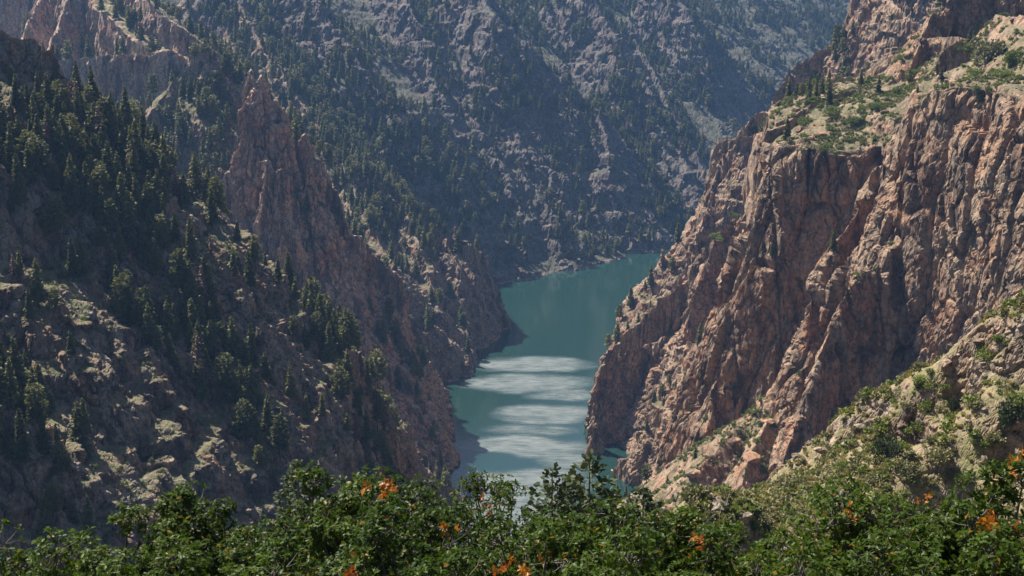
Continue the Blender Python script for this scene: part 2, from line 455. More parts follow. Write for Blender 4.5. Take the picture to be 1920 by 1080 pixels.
knob_lines = [
    ([P(300, 190, 880), P(326, 150, 882), P(364, 114, 882), P(392, 103, 882), P(416, 128, 884), P(446, 172, 888), P(500, 260, 880)], [(0, 0), (4, 14), (20, 30), (120, 150), (400, 480)], slope(1.1)),
    ([P(326, 150, 882), P(296, 195, 860), P(268, 245, 840), P(244, 275, 825)], slope(1.0), slope(2.0)),
    ([P(392, 103, 882), P(372, 200, 862), P(335, 300, 835), P(318, 380, 820)], slope(1.0), slope(1.0)),
    ([P(446, 172, 888), P(425, 260, 868), P(385, 330, 850)], slope(1.3), slope(1.3)),
]
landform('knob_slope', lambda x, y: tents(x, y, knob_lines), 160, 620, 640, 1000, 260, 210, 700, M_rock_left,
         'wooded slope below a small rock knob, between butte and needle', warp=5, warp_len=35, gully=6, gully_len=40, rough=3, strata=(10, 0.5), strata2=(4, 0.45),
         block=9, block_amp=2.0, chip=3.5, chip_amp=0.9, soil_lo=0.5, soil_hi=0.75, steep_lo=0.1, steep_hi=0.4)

spire = [(0, 0), (2.5, 1.5), (4, 6), (8, 21), (12, 40), (17, 62), (23, 92), (36, 130), (70, 185), (110, 240), (300, 450)]
spike = [(0, 0), (1.6, 1.0), (2.6, 8), (4.5, 24), (9, 50), (16, 82), (24, 110), (36, 140), (70, 200), (300, 480)]
needle_lines = [
    ([P(461, 150, 800), P(464, 134, 800), P(469, 128, 800)], spike, spike),
    ([P(486, 142, 801), P(490, 138, 801), P(494, 150, 801)], spike, spike),
    ([P(456, 190, 797), P(453, 196, 796)], spike, spike),
    ([P(508, 178, 803), P(514, 176, 803)], spike, spike),
    ([P(500, 300, 778), P(503, 296, 777)], spike, spike),
    ([P(524, 318, 776), P(527, 314, 775)], spike, spike),
    ([P(474, 152, 800), P(484, 152, 800)], spire, spire),
    ([P(484, 150, 800), P(494, 166, 800), P(512, 184, 802), P(522, 196, 803), P(526, 236, 804)], spire, spire),
    ([P(526, 240, 806), P(550, 262, 806), P(571, 246, 806), P(580, 262, 808), P(600, 330, 812), P(626, 405, 816), P(650, 450, 818)], [(0, 0), (2, 10), (10, 40), (30, 90), (110, 220), (300, 480)], [(0, 0), (3, 8), (30, 60), (300, 400)]),
    ([P(650, 450, 818), P(700, 545, 826), P(735, 575, 836), P(772, 602, 848), P(815, 665, 872), P(838, 712, 905), P(842, 722, 915)], [(0, 0), (3, 12), (20, 50), (60, 115), (120, 220), (400, 650)], slope(1.5)),
    # shoulders and ribs on the near face
    ([P(452, 205, 798), P(442, 270, 796), P(434, 300, 793), P(428, 312, 790), P(412, 326, 786), P(410, 340, 784), P(412, 420, 776), P(405, 500, 770)], [(0, 0), (2, 20), (6, 60), (14, 90), (40, 140), (300, 420)], [(0, 0), (2, 20), (6, 60), (14, 90), (40, 140), (300, 420)]),
    ([P(480, 190, 797), P(490, 270, 790), P(500, 298, 784), P(503, 318, 780)], [(0, 0), (2, 18), (6, 50), (14, 84), (40, 130), (300, 420)], [(0, 0), (2, 18), (6, 50), (14, 84), (40, 130), (300, 420)]),
    ([P(520, 240, 800), P(524, 318, 784), P(538, 340, 780), P(548, 430, 772), P(570, 520, 764), P(610, 600, 756), P(640, 700, 748)], [(0, 0), (2, 14), (6, 40), (14, 70), (40, 110), (300, 400)], [(0, 0), (2, 14), (6, 40), (14, 70), (40, 110), (300, 400)]),
    ([P(470, 420, 778), P(480, 520, 765), P(500, 640, 750)], [(0, 0), (3, 20), (14, 60), (40, 100), (300, 400)], [(0, 0), (3, 20), (14, 60), (40, 100), (300, 400)]),
    ([P(700, 548, 826), P(735, 640, 800), P(780, 740, 786), P(822, 820, 778), P(850, 880, 762)], slope(2.4), slope(2.4)),
    ([P(640, 440, 818), P(660, 560, 790), P(690, 660, 770), P(720, 760, 750)], slope(1.3), slope(1.3)),
]
landform('rock_needle', lambda x, y: at_shore(tents(x, y, needle_lines), x, y, shore_left, 1.8, True), 340, 960, 690, 960, 380, 420, 1400, M_rock_needle,
         'tall pointed red rock needle with a ridge descending to the water', warp=2.0, warp_len=16, gully=2.0, gully_len=22, rough=1.5, strata=(9, 0.4), strata2=(3.6, 0.45),
         block=7.0, block_amp=2.8, chip=2.6, chip_amp=1.0, crack=2.2, stretch=4.0, steep_lo=0.15, steep_hi=0.45)

ls_front = [(0, 0), (2, 9), (5, 15), (14, 22), (60, 68), (140, 165), (400, 420)]
left_lines = [
    ([P(-260, 10, 430), P(0, 62, 470), P(60, 82, 480), P(104, 98, 490), P(118, 150, 496), P(150, 186, 506), P(190, 248, 520), P(250, 300, 540), P(300, 352, 560),
      P(370, 426, 585), P(410, 490, 605), P(440, 545, 620), P(480, 590, 636), P(530, 640, 656), P(600, 713, 690), P(645, 742, 708), P(700, 795, 730), P(760, 840, 745), P(850, 905, 750)],
     ls_front, slope(1.6)),
    ([P(-80, 250, 400), P(80, 335, 425), P(160, 395, 445), P(215, 460, 465), P(240, 500, 475), P(300, 560, 495), P(345, 640, 510), P(400, 690, 525), P(440, 750, 535), P(480, 830, 545), P(520, 930, 552)],
     [(0, 0), (2, 5), (8, 18), (60, 72), (300, 330)], slope(1.0)),
    ([P(-80, 600, 335), P(40, 680, 350), P(110, 750, 362), P(150, 810, 370), P(180, 862, 375), P(190, 960, 378)], [(0, 0), (2, 4), (8, 14), (60, 70), (300, 330)], slope(1.0)),
    ([P(420, 530, 610), P(445, 640, 580), P(480, 722, 570), P(500, 736, 570), P(560, 850, 575), P(600, 940, 578)], [(0, 0), (2, 6), (6, 16), (60, 76), (300, 340)], slope(1.0)),
    ([P(560, 690, 672), P(610, 760, 650), P(655, 752, 650), P(700, 800, 655), P(740, 890, 660)], [(0, 0), (1, 2), (3, 26), (6, 40), (30, 66), (300, 400)], slope(1.8)),
]
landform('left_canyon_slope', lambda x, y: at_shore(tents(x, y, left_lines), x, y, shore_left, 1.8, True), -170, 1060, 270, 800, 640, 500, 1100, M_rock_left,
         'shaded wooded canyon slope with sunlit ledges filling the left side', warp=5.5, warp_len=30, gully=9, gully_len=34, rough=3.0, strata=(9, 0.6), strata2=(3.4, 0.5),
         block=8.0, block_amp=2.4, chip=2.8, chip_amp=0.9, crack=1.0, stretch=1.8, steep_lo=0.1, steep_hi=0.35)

wall = [(0, 0), (1.0, 5), (3, 22), (6, 55), (10, 90), (16, 112), (40, 155), (150, 400), (500, 900)]
rim = [P(2250, 150, 380), P(2050, 165, 410), P(1920, 170, 440), P(1850, 163, 458), P(1800, 155, 470), P(1745, 172, 485), P(1712, 198, 497), P(1696, 232, 503),
       P(1662, 262, 532), P(1640, 290, 545), P(1610, 292, 548), P(1550, 276, 552), P(1500, 264, 558), P(1470, 262, 562), P(1448, 268, 580), P(1432, 258, 640), P(1425, 240, 780)]
bench_lines = [
    # crags behind the brushy bench
    ([P(1400, 300, 640), P(1440, 205, 645), P(1480, 182, 648), P(1560, 140, 650), P(1610, 135, 650), P(1660, 102, 640), P(1740, 66, 625), P(1800, 60, 610)], [(0, 0), (2, 8), (5, 13), (60, 30), (300, 160)], slope(0.9)),
    ([P(1520, 205, 600), P(1560, 178, 605), P(1640, 160, 610), P(1690, 128, 610)], [(0, 0), (1.5, 4), (4, 8), (60, 30), (300, 160)], slope(0.4)),
    ([P(1766, 92, 566), P(1790, 66, 566), P(1832, 62, 565)], [(0, 0), (2, 12), (5, 20), (30, 32), (60, 60), (300, 400)], [(0, 0), (2, 12), (5, 20), (30, 32), (60, 60), (300, 400)]),
    ([P(1722, 70, 622), P(1748, 20, 640), P(1800, -20, 650), P(1870, -60, 650), P(2250, -120, 600)], [(0, 0), (2, 10), (5, 22), (30, 40), (100, 70), (300, 200)], slope(1.2)),
    ([P(2250, 60, 440), P(1990, 60, 510), P(1910, 30, 560), P(1870, 25, 590)], slope(0.8), [(0, 0), (2, 4), (40, 32), (90, 110), (300, 450)]),
    ([P(1530, 222, 598), P(1600, 208, 598), P(1650, 200, 590)], [(0, 0), (10, 4), (30, 14), (60, 40), (300, 300)], slope(0.35)),
]
face_lines = [
    # ribs standing out of the face
    ([P(1696, 232, 501), P(1690, 330, 492), P(1682, 430, 484), P(1650, 480, 480), P(1605, 520, 476), P(1560, 600, 470), P(1530, 680, 464), P(1492, 790, 456), P(1470, 860, 450), P(1400, 960, 440)], slope(3.0), [(0, 0), (3, 14), (10, 50), (30, 110), (200, 300)]),
    ([P(1640, 292, 543), P(1600, 400, 526), P(1560, 450, 516), P(1538, 490, 512), P(1520, 560, 508)], slope(3.5), slope(3.5)),
    ([P(1413, 385, 570), P(1418, 425, 564), P(1405, 490, 560), P(1394, 560, 556), P(1390, 640, 552), P(1365, 685, 548), P(1338, 725, 545), P(1330, 775, 540), P(1290, 850, 528), P(1262, 910, 518)], slope(3.2), slope(3.2)),
    ([P(1470, 262, 562), P(1440, 292, 566), P(1420, 350, 568), P(1413, 385, 570)], slope(4.0), slope(4.0)),
    ([P(1500, 650, 512), P(1440, 740, 510), P(1400, 790, 505), P(1330, 850, 480), P(1275, 930, 455)], slope(0.9), slope(1.0)),
    ([P(1440, 790, 490), P(1410, 830, 470), P(1395, 900, 455)], slope(1.5), slope(1.5)),
]
def right_base(x, y):
    d, front, zr = line_side(x, y, rim)
    wp = np.array(wall, np.float32)
    top = np.maximum(zr + 0.03 * np.minimum(d, 90) - 1.3 * np.maximum(d - 105, 0), tents(x, y, bench_lines))
    h = np.where(front, zr - np.interp(d, wp[:, 0], wp[:, 1]), top).astype(np.float32)
    return np.maximum(h, tents(x, y, face_lines))
landform('right_cliff', right_base, 1090, 2090, 395, 800, 560, 560, 1500, M_rock_right,
         'high red brown rock cliff with vertical cracks and a brushy bench on top', warp=2.4, warp_len=20, gully=2.4, gully_len=26, rough=1.8, strata=(11, 0.3), strata2=(3.5, 0.35),
         block=13.0, block_amp=3.0, chip=4.2, chip_amp=0.85, crack=1.5, stretch=3.2)

butt = [(0, 0), (2, 12), (6, 34), (20, 62), (60, 110), (300, 360)]
buttress_lines = [
    ([P(1172, 640, 992), P(1174, 602, 990), P(1182, 590, 990), P(1212, 552, 985), P(1240, 494, 980), P(1270, 466, 975), P(1308, 404, 962), P(1326, 337, 950), P(1347, 262, 940), P(1395, 252, 930), P(1430, 240, 930)], butt, slope(5.0)),
    ([P(1365, 262, 940), P(1340, 330, 925), P(1322, 400, 905), P(1294, 480, 890), P(1254, 560, 885), P(1215, 640, 880)], slope(3.0), slope(3.0)),
    ([P(1395, 238, 935), P(1412, 214, 940), P(1442, 200, 945), P(1476, 132, 950), P(1522, 106, 950), P(1562, 70, 955), P(1592, 28, 960), P(1612, -40, 970), P(1750, -120, 980)], [(0, 0), (3, 14), (30, 46), (50, 100), (140, 330), (400, 900)], slope(3.0)),
    ([P(1640, -60, 940), P(1700, 30, 890), P(1760, 60, 860)], slope(2.4), slope(2.4)),
    # pillars and ledges above the near shore
    ([P(1099, 760, 782), P(1103, 744, 783), P(1118, 738, 785)], [(0, 0), (1.5, 14), (6, 45), (200, 300)], [(0, 0), (1.5, 14), (6, 45), (200, 300)]),
    ([P(1118, 700, 802), P(1124, 680, 803), P(1150, 668, 806), P(1190, 652, 812), P(1265, 620, 815), P(1320, 560, 812), P(1400, 500, 800)], [(0, 0), (1.5, 12), (6, 36), (16, 66), (80, 150), (300, 400)], slope(1.2)),
    ([P(1440, 380, 790), P(1400, 402, 795), P(1345, 440, 800), P(1310, 480, 806), P(1285, 540, 812), P(1262, 610, 815)], [(0, 0), (2, 8), (12, 18), (60, 70), (300, 330)], [(0, 0), (2, 14), (8, 40), (60, 130), (300, 500)]),
    ([P(1345, 440, 800), P(1300, 560, 780), P(1270, 660, 760), P(1240, 720, 745)], slope(2.6), slope(2.6)),
    ([P(1290, 640, 745), P(1250, 740, 728), P(1215, 800, 722), P(1165, 860, 735), P(1150, 872, 745)], [(0, 0), (9, 5), (13, 20), (22, 55), (300, 400)], [(0, 0), (9, 5), (13, 20), (22, 55), (300, 400)]),
    ([P(1330, 620, 730), P(1300, 740, 690), P(1260, 840, 680), P(1215, 905, 690), P(1172, 918, 715)], [(0, 0), (7, 4), (12, 18), (300, 560)], [(0, 0), (7, 4), (12, 18), (300, 560)]),
]
landform('right_buttresses', lambda x, y: at_shore(tents(x, y, buttress_lines), x, y, shore_right, 5.5, False), 1060, 1900, 620, 1060, 480, 420, 1300, M_rock_right,
         'stepped rock buttresses dropping from a wooded crest into the water', warp=3.5, warp_len=28, gully=4.5, gully_len=34, rough=2.4, strata=(9, 0.4), strata2=(3.8, 0.45),
         block=8.5, block_amp=2.6, chip=3.0, chip_amp=1.0, crack=1.2, stretch=2.0, steep_lo=0.1, steep_hi=0.4)

hill_rim = [P(1180, 1090, 96), P(1240, 1010, 104), P(1290, 950, 112), P(1335, 922, 118), P(1390, 930, 128), P(1440, 938, 146), P(1495, 882, 176), P(1545, 834, 174), P(1600, 782, 170), P(1660, 735, 166),
            P(1730, 700, 163), P(1770, 678, 160), P(1830, 632, 157), P(1890, 598, 153), P(1930, 562, 150), P(2250, 400, 140)]
hill_lines = [
    ([P(1512, 862, 172), P(1545, 836, 169), P(1585, 840, 166)], [(0, 0), (3, 1), (6, 4), (12, 12), (60, 70)], [(0, 0), (3, 1), (6, 4), (12, 12), (60, 70)]),
    ([P(1310, 925, 112), P(1345, 916, 113), P(1390, 928, 115)], [(0, 0), (1.5, 1), (3, 2.5), (6, 7), (60, 70)], [(0, 0), (1.5, 1), (3, 2.5), (6, 7), (60, 70)]),
]
hill_pts = np.array([P(u, v, Y) for u, v, Y in [(1700, 900, 150), (1900, 900, 138), (1920, 740, 143), (1800, 800, 150), (1600, 900, 160), (1750, 1050, 134), (1500, 1000, 134), (1400, 1010, 116),
            (1900, 1060, 122), (2100, 800, 128), (2150, 1000, 112), (1600, 1060, 128), (1450, 1080, 108), (1300, 1080, 98), (1750, 1250, 100), (1400, 1250, 88), (2100, 1250, 90), (2300, 700, 125)]]
            + [tuple(np.array(p) * (1 - k / 4) + np.array(q) * (k / 4)) for p, q in zip(hill_rim[:-1], hill_rim[1:]) for k in range(4)], np.float32)
def hill_base(x, y):
    d, left, zr = line_side(x, y, hill_rim)
    num = np.zeros(x.shape, np.float32); den = num + 1e-9
    for px, py, pz in hill_pts:
        w = 1.0 / ((x - px) ** 2 + (y - py) ** 2 + 2.0) ** 1.6
        num += w * pz; den += w
    zi = num / den
    h = np.where(left, zr - np.interp(d, [0, 3, 12, 60], [0, 2, 14, 90]), zr + (zi - zr) * sstep(0, 6, d)).astype(np.float32)
    return np.maximum(h, tents(x, y, hill_lines))
landform('near_hillside', hill_base, 1130, 2120, 70, 215, 460, 330, 900, M_rock_hill,
         'sunlit dry hillside with grass, rubble and shrubs at the lower right', warp=1.5, warp_len=14, gully=1.0, gully_len=16, rough=0.5, strata=(2.5, 0.3), strata2=None,
         block=3.0, block_amp=0.5, chip=1.1, chip_amp=0.2, crack=0.3, stretch=0.8, soil_lo=0.35, soil_hi=0.62)

def overlook(x, y):
    return np.where(y < 24, -1.8 - 0.43 * y, -12.1 - 1.1 * (y - 24)).astype(np.float32) + np.where(y < 0, 0.3 * np.abs(y), 0) * 0
landform('overlook_ground', overlook, -900, 2800, 2.5, 120, 200, 120, 400, M_rock_hill, 'steep ground of the overlook under the oaks',
         warp=0.5, warp_len=8, gully=0.3, gully_len=10, rough=0.2, strata=None, strata2=None, block=1.5, block_amp=0.1, chip=0.5, chip_amp=0.06, crack=0.1)

# ---------------------------------------------------------------- water
GUSTS = [  # wind patches on the water: photo pixel of the centre, half width and half depth in metres, strength
    (1000, 683, 46, 22, 1.0), (985, 718, 50, 24, 0.9), (1060, 740, 30, 14, 0.6), (1020, 775, 36, 20, 0.9), (1000, 805, 34, 14, 0.6), (980, 838, 42, 20, 1.0), (1060, 860, 20, 22, 0.7),
    (980, 905, 42, 26, 1.0), (960, 960, 44, 34, 0.9), (960, 1040, 50, 40, 0.9), (1146, 660, 5, 5, 0.7), (1040, 500, 14, 20, 0.12)]
CALM = [(920, 858, 24, 10, 1.0), (880, 775, 14, 24, 0.8), (1040, 752, 12, 5, 0.6)]
def make_water():
    gx = np.concatenate([np.linspace(-700, -80, 20), np.linspace(-76, 130, 150), np.linspace(140, 900, 20)])
    gy = np.concatenate([np.linspace(250, 560, 20), np.linspace(565, 1420, 430), np.linspace(1440, 3300, 30)])
    Y, X = np.meshgrid(gy, gx, indexing='ij')
    co = np.stack([X, Y, np.full_like(X, WATER_Z)], -1)
    me = quad_mesh('water', co.reshape(-1, 3), len(gy), len(gx))
    wx = X + 7 * fbm(X / 22, Y / 22, 1.5, 3); wy = Y + 9 * fbm(X / 30, Y / 22, 7.5, 3)
    rip = np.zeros(X.shape, np.float32)
    def spot(c):
        cx, cy, _ = W(c[0], c[1])
        return c[4] * (1 - sstep(0.45, 1.15, np.sqrt(((wx - cx) / c[2]) ** 2 + ((wy - cy) / c[3]) ** 2)))
    for c in GUSTS: rip = np.maximum(rip, spot(c))
    for c in CALM: rip = rip * (1 - spot(c))
    rip = np.clip(rip * (0.8 + 0.5 * fbm(X / 14, Y / 5, 4.4, 3)), 0, 1)
    at = me.attributes.new('ripple', 'FLOAT', 'POINT'); at.data.foreach_set('value', rip.ravel().astype(np.float32))
    m, nt = new_mat('reservoir_water'); g = NT(nt)
    out = g.n('ShaderNodeOutputMaterial'); bs = g.n('ShaderNodeBsdfPrincipled'); g.l(bs.outputs[0], out.inputs[0])
    pos = g.n('ShaderNodeNewGeometry').outputs['Position']
    at = g.n('ShaderNodeAttribute'); at.attribute_name = 'ripple'; rp0 = at.outputs['Fac']
    rag = g.ramp(g.noise(g.scaled(pos, (0.035, 0.075, 1)), 1.0, 6, 0.65), [(0.28, 0.45), (0.56, 1.0)])
    rag = g.math('MULTIPLY', rag, g.ramp(g.noise(g.scaled(pos, (0.09, 0.6, 1)), 1.0, 5, 0.7), [(0.34, 0.35), (0.55, 1.0)]))
    rp = g.math('MULTIPLY', g.ramp(g.math('ADD', rp0, g.math('MULTIPLY', g.noise(pos, 0.35, 5, 0.75), 0.35)), [(0.22, 0.0), (0.75, 1.0)]), rag)
    bs.inputs['Base Color'].default_value = (0.013, 0.040, 0.035, 1)
    bs.inputs['IOR'].default_value = 1.45
    g.l(g.math('ADD', g.math('MULTIPLY', rp, 0.5), 0.08), bs.inputs['Roughness'])
    g.l(rp, bs.inputs['Coat Weight']); bs.inputs['Coat Roughness'].default_value = 0.6; bs.inputs['Coat IOR'].default_value = 2.3; bs.inputs['Specular IOR Level'].default_value = 0.8
    b = g.n('ShaderNodeBump'); b.inputs['Distance'].default_value = 0.25
    g.l(g.math('ADD', g.math('MULTIPLY', rp, 0.75), 0.12), b.inputs['Strength'])
    h = g.math('ADD', g.noise(g.scaled(pos, (0.5, 1.0, 1)), 0.9, 3, 0.6), g.math('MULTIPLY', g.noise(g.scaled(pos, (0.6, 1.0, 1)), 0.22, 2, 0.5), 1.2))
    g.l(h, b.inputs['Height']); g.l(b.outputs[0], bs.inputs['Normal'])
    me.materials.append(m)
    ob = bpy.data.objects.new('water', me); col.objects.link(ob); ob['kind'] = 'structure'; ob['label'] = 'green reservoir water with pale wind ripples in the canyon'
make_water()
# ---------------------------------------------------------------- foliage materials
def leaf_material(name, a, b, rough=0.6, spec=0.25, transl=0.3, scale=0.5, turned=None):
    m, nt = new_mat(name); g = NT(nt)
    out = g.n('ShaderNodeOutputMaterial'); bs = g.n('ShaderNodeBsdfPrincipled')
    oi = g.n('ShaderNodeObjectInfo'); geo = g.n('ShaderNodeNewGeometry')
    tc = g.n('ShaderNodeTexCoord').outputs['Object']
    f = g.math('ADD', g.math('MULTIPLY', oi.outputs['Random'], 0.55), g.math('MULTIPLY', g.noise(tc, scale, 3, 0.6), 0.6))
    f = g.math('ADD', f, g.math('MULTIPLY', geo.outputs['Random Per Island'], 0.25))
    c = g.mix(g.ramp(f, [(0.25, 0.0), (1.0, 1.0)]), a, b)
    if turned: c = g.mix(g.ramp(geo.outputs['Random Per Island'], [(0.978, 0.0), (0.982, 1.0)]), c, turned)
    g.l(c, bs.inputs['Base Color']); bs.inputs['Roughness'].default_value = rough; bs.inputs['Specular IOR Level'].default_value = spec
    tr = g.n('ShaderNodeBsdfTranslucent'); g.l(g.mix(1.0, c, (1.0, 1.0, 0.55), 'MULTIPLY'), tr.inputs['Color'])
    mx = g.n('ShaderNodeMixShader'); mx.inputs[0].default_value = transl
    g.l(bs.outputs[0], mx.inputs[1]); g.l(tr.outputs[0], mx.inputs[2]); g.l(mx.outputs[0], out.inputs[0])
    return m

def bark_material(name, a, b):
    m, nt = new_mat(name); g = NT(nt)
    out = g.n('ShaderNodeOutputMaterial'); bs = g.n('ShaderNodeBsdfPrincipled'); g.l(bs.outputs[0], out.inputs[0])
    tc = g.n('ShaderNodeTexCoord').outputs['Object']
    g.l(g.mix(g.noise(g.scaled(tc, (6, 6, 1.2)), 2.0, 4, 0.6), a, b), bs.inputs['Base Color']); bs.inputs['Roughness'].default_value = 0.95
    return m

M_needles = leaf_material('conifer_needles', (0.058, 0.074, 0.024), (0.19, 0.19, 0.07), transl=0.3)
M_needles_dead = leaf_material('dead_needles', (0.17, 0.11, 0.085), (0.24, 0.16, 0.13), transl=0.15)
M_juniper = leaf_material('juniper_needles', (0.032, 0.055, 0.025), (0.070, 0.092, 0.042), transl=0.2)
M_shrub = leaf_material('shrub_leaves', (0.062, 0.098, 0.020), (0.19, 0.225, 0.058), transl=0.3)
M_sage = leaf_material('sage_leaves', (0.13, 0.135, 0.065), (0.25, 0.235, 0.12), transl=0.2)
M_oak = leaf_material('oak_leaves', (0.020, 0.045, 0.006), (0.072, 0.118, 0.013), rough=0.42, spec=0.15, transl=0.42, scale=1.4, turned=(0.26, 0.15, 0.03))
M_oak_fall = leaf_material('autumn_oak_leaves', (0.26, 0.045, 0.012), (0.46, 0.20, 0.025), rough=0.45, spec=0.4, transl=0.35, scale=3)
M_grass = leaf_material('dry_grass', (0.26, 0.23, 0.09), (0.40, 0.34, 0.17), transl=0.3)
M_bark = bark_material('conifer_bark', (0.07, 0.05, 0.04), (0.15, 0.11, 0.085))
M_oak_bark = bark_material('oak_bark', (0.06, 0.05, 0.045), (0.20, 0.18, 0.16))

def tri_mesh(name, verts, faces, mat, smooth=False):
    me = bpy.data.meshes.new(name)
    verts = np.asarray(verts, np.float32); faces = np.asarray(faces, np.int32)
    k = faces.shape[1]
    me.vertices.add(len(verts)); me.vertices.foreach_set('co', verts.ravel())
    me.loops.add(faces.size); me.loops.foreach_set('vertex_index', faces.ravel())
    me.polygons.add(len(faces)); me.polygons.foreach_set('loop_start', np.arange(0, faces.size, k, dtype=np.int32))
    me.update(calc_edges=True)
    me.materials.append(mat)
    if smooth: me.polygons.foreach_set('use_smooth', np.ones(len(faces), bool))
    return me

def cards(c, ax, wd, L, Wd):
    """leaf sprays: kite shaped quads at c along ax, width along wd"""
    L = L[:, None]; Wd = Wd[:, None]
    v = np.stack([c - ax * L * 0.5, c + wd * Wd * 0.5 + ax * L * 0.08, c + ax * L * 0.5, c - wd * Wd * 0.5 + ax * L * 0.08], 1).reshape(-1, 3)
    f = np.arange(len(v)).reshape(-1, 4)
    return v, f

def unit(a): return a / (np.linalg.norm(a, axis=-1, keepdims=True) + 1e-9)

def tube(path, rad, sides=6):
    path = np.asarray(path, float); n = len(path)
    V = []; Fc = []
    for i in range(n):
        t = path[min(i + 1, n - 1)] - path[max(i - 1, 0)]; t = t / (np.linalg.norm(t) + 1e-9)
        a = np.cross(t, (0.31, 0.9, 0.12)); a /= np.linalg.norm(a) + 1e-9; b = np.cross(t, a)
        for k in range(sides):
            w = 2 * math.pi * k / sides
            V.append(path[i] + rad[i] * (math.cos(w) * a + math.sin(w) * b))
    for i in range(n - 1):
        for k in range(sides):
            Fc.append((i * sides + k, i * sides + (k + 1) % sides, (i + 1) * sides + (k + 1) % sides, (i + 1) * sides + k))
    return V, Fc

def join(parts):
    V = []; Fc = []; o = 0
    for v, f in parts:
        V.append(np.asarray(v, np.float32)); Fc.append(np.asarray(f, np.int32) + o); o += len(v)
    return np.concatenate(V), np.concatenate(Fc)

def conifer_meshes(name, seed, H=10.0, R=2.0, n=900, kind='fir', mat=None, size=1.0):
    r = np.random.default_rng(seed)
    lean = r.normal(0, 0.02, 2)
    nw = int(16 + r.integers(0, 6))
    wh = np.linspace(0.10, 0.98, nw) + r.normal(0, 0.008, nw)
    az0 = r.uniform(0, 6.28, nw)
    nb = r.integers(5, 8, nw)
    def radius(t):
        if kind == 'fir': return R * (1 - t) ** 0.85 * (0.9 + 0.1) + 0.06 * R
        if kind == 'pine': return R * np.sqrt(np.clip(1 - ((t - 0.45) / 0.58) ** 2, 0, 1)) * 0.95 + 0.05 * R
        return R * np.clip(1 - t ** 2.2, 0.05, 1) ** 0.6 * np.clip(0.55 + t * 1.6, 0, 1)
    blen = np.array([[r.uniform(0.62, 1.18) for _ in range(8)] for _ in range(nw)])
    lo = 0.12 if kind != 'pine' else 0.28
    pw = radius(wh) * (wh > lo) ** 1.0; pw = pw / pw.sum()
    w = r.choice(nw, n, p=pw); b = (r.uniform(0, 1, n) * nb[w]).astype(int)
    az = az0[w] + b * 2 * math.pi / nb[w] + r.normal(0, 0.17, n)
    q = r.uniform(0.12, 1.0, n) ** 0.62
    rr = radius(wh[w]) * blen[w, b] * q
    droop = (0.16 if kind == 'fir' else -0.10)
    z = wh[w] * H - droop * rr * q + r.normal(0, 0.014 * H, n)
    c = np.stack([np.cos(az) * rr + lean[0] * z, np.sin(az) * rr + lean[1] * z, z], -1)
    ax = unit(np.stack([np.cos(az), np.sin(az), -droop * 1.5 + r.normal(0, 0.35, n)], -1) + r.normal(0, 0.35, (n, 3)))
    wd = unit(np.cross(ax, unit(r.normal(0, 1, (n, 3)) + np.array([0, 0, 1.3]))))
    L = size * H * r.uniform(0.055, 0.105, n) * (0.75 + 0.5 * (1 - wh[w])); Wd = L * r.uniform(0.45, 0.75, n)
    v, f = cards(c, ax, wd, L, Wd)
    v2, f2 = cards(np.array([[lean[0] * H, lean[1] * H, H * 0.985]]), np.array([[0, 0, 1.0]]), np.array([[1.0, 0, 0]]), np.array([H * 0.07]), np.array([H * 0.02]))
    v, f = join([(v, f), (v2, f2)])
    crown = tri_mesh(name + '_crown', v, f, mat or M_needles)
    hs = np.linspace(-0.06, 0.97, 6) * H
    tv, tf = tube([(lean[0] * h, lean[1] * h, h) for h in hs], [0.021 * H * (1 - 0.93 * k / 5) for k in range(6)], 6)
    trunk = tri_mesh(name + '_trunk', tv, tf, M_bark)
    return crown, trunk

def shrub_mesh(name, seed, n=700, mat=None, flat=0.8, size=0.16, lumps=9):
    """unit shrub: about 1 m radius, standing on z = 0"""
    r = np.random.default_rng(seed)
    lc = unit(r.normal(0, 1, (lumps, 3))) * r.uniform(0.35, 0.72, (lumps, 1)); lc[:, 2] = np.abs(lc[:, 2]) * flat + 0.18
    lr = r.uniform(0.28, 0.46, lumps)
    k = r.integers(0, lumps, n)
    d = unit(r.normal(0, 1, (n, 3)))
    c = lc[k] + d * (lr[k] * r.uniform(0.35, 1.05, n) ** 0.6)[:, None]
    c[:, 2] = np.maximum(c[:, 2], 0.03)
    ax = unit(d + r.normal(0, 0.7, (n, 3)) + np.array([0, 0, 0.3])); wd = unit(np.cross(ax, r.normal(0, 1, (n, 3)) + np.array([0, 0, 0.8])))
    L = size * r.uniform(0.6, 1.3, n)
    v, f = cards(c, ax, wd, L, L * r.uniform(0.5, 0.8, n))
    stems = []
    for i in range(min(lumps, 7)):
        stems.append(tube([(0, 0, -0.12), lc[i] * 0.5 + r.normal(0, 0.03, 3), lc[i]], [0.035, 0.022, 0.01], 4))
    sv, sf = join(stems)
    return tri_mesh(name + '_leaves', v, f, mat or M_shrub), tri_mesh(name + '_stems', sv, sf, M_oak_bark)

def rock_mesh(name, seed, mat):
    r = np.random.default_rng(seed)
    import bmesh
    bm = bmesh.new(); bmesh.ops.create_icosphere(bm, subdivisions=2, radius=1.0)
    co = np.array([v.co[:] for v in bm.verts], np.float32)
    pl = unit(r.normal(0, 1, (11, 3))); off = r.uniform(0.55, 0.9, 11)
    for nrm, o in zip(pl, off):
        s = co @ nrm; co = co - np.maximum(s - o, 0)[:, None] * nrm
    co *= np.array([1.0, r.uniform(0.6, 0.95), r.uniform(0.5, 0.8)])
    co += 0.03 * r.normal(0, 1, co.shape)
    for v, c in zip(bm.verts, co): v.co = c
    me = bpy.data.meshes.new(name); bm.to_mesh(me); bm.free(); me.materials.append(mat)
    at = me.attributes.new('soil', 'FLOAT', 'POINT')
    return me

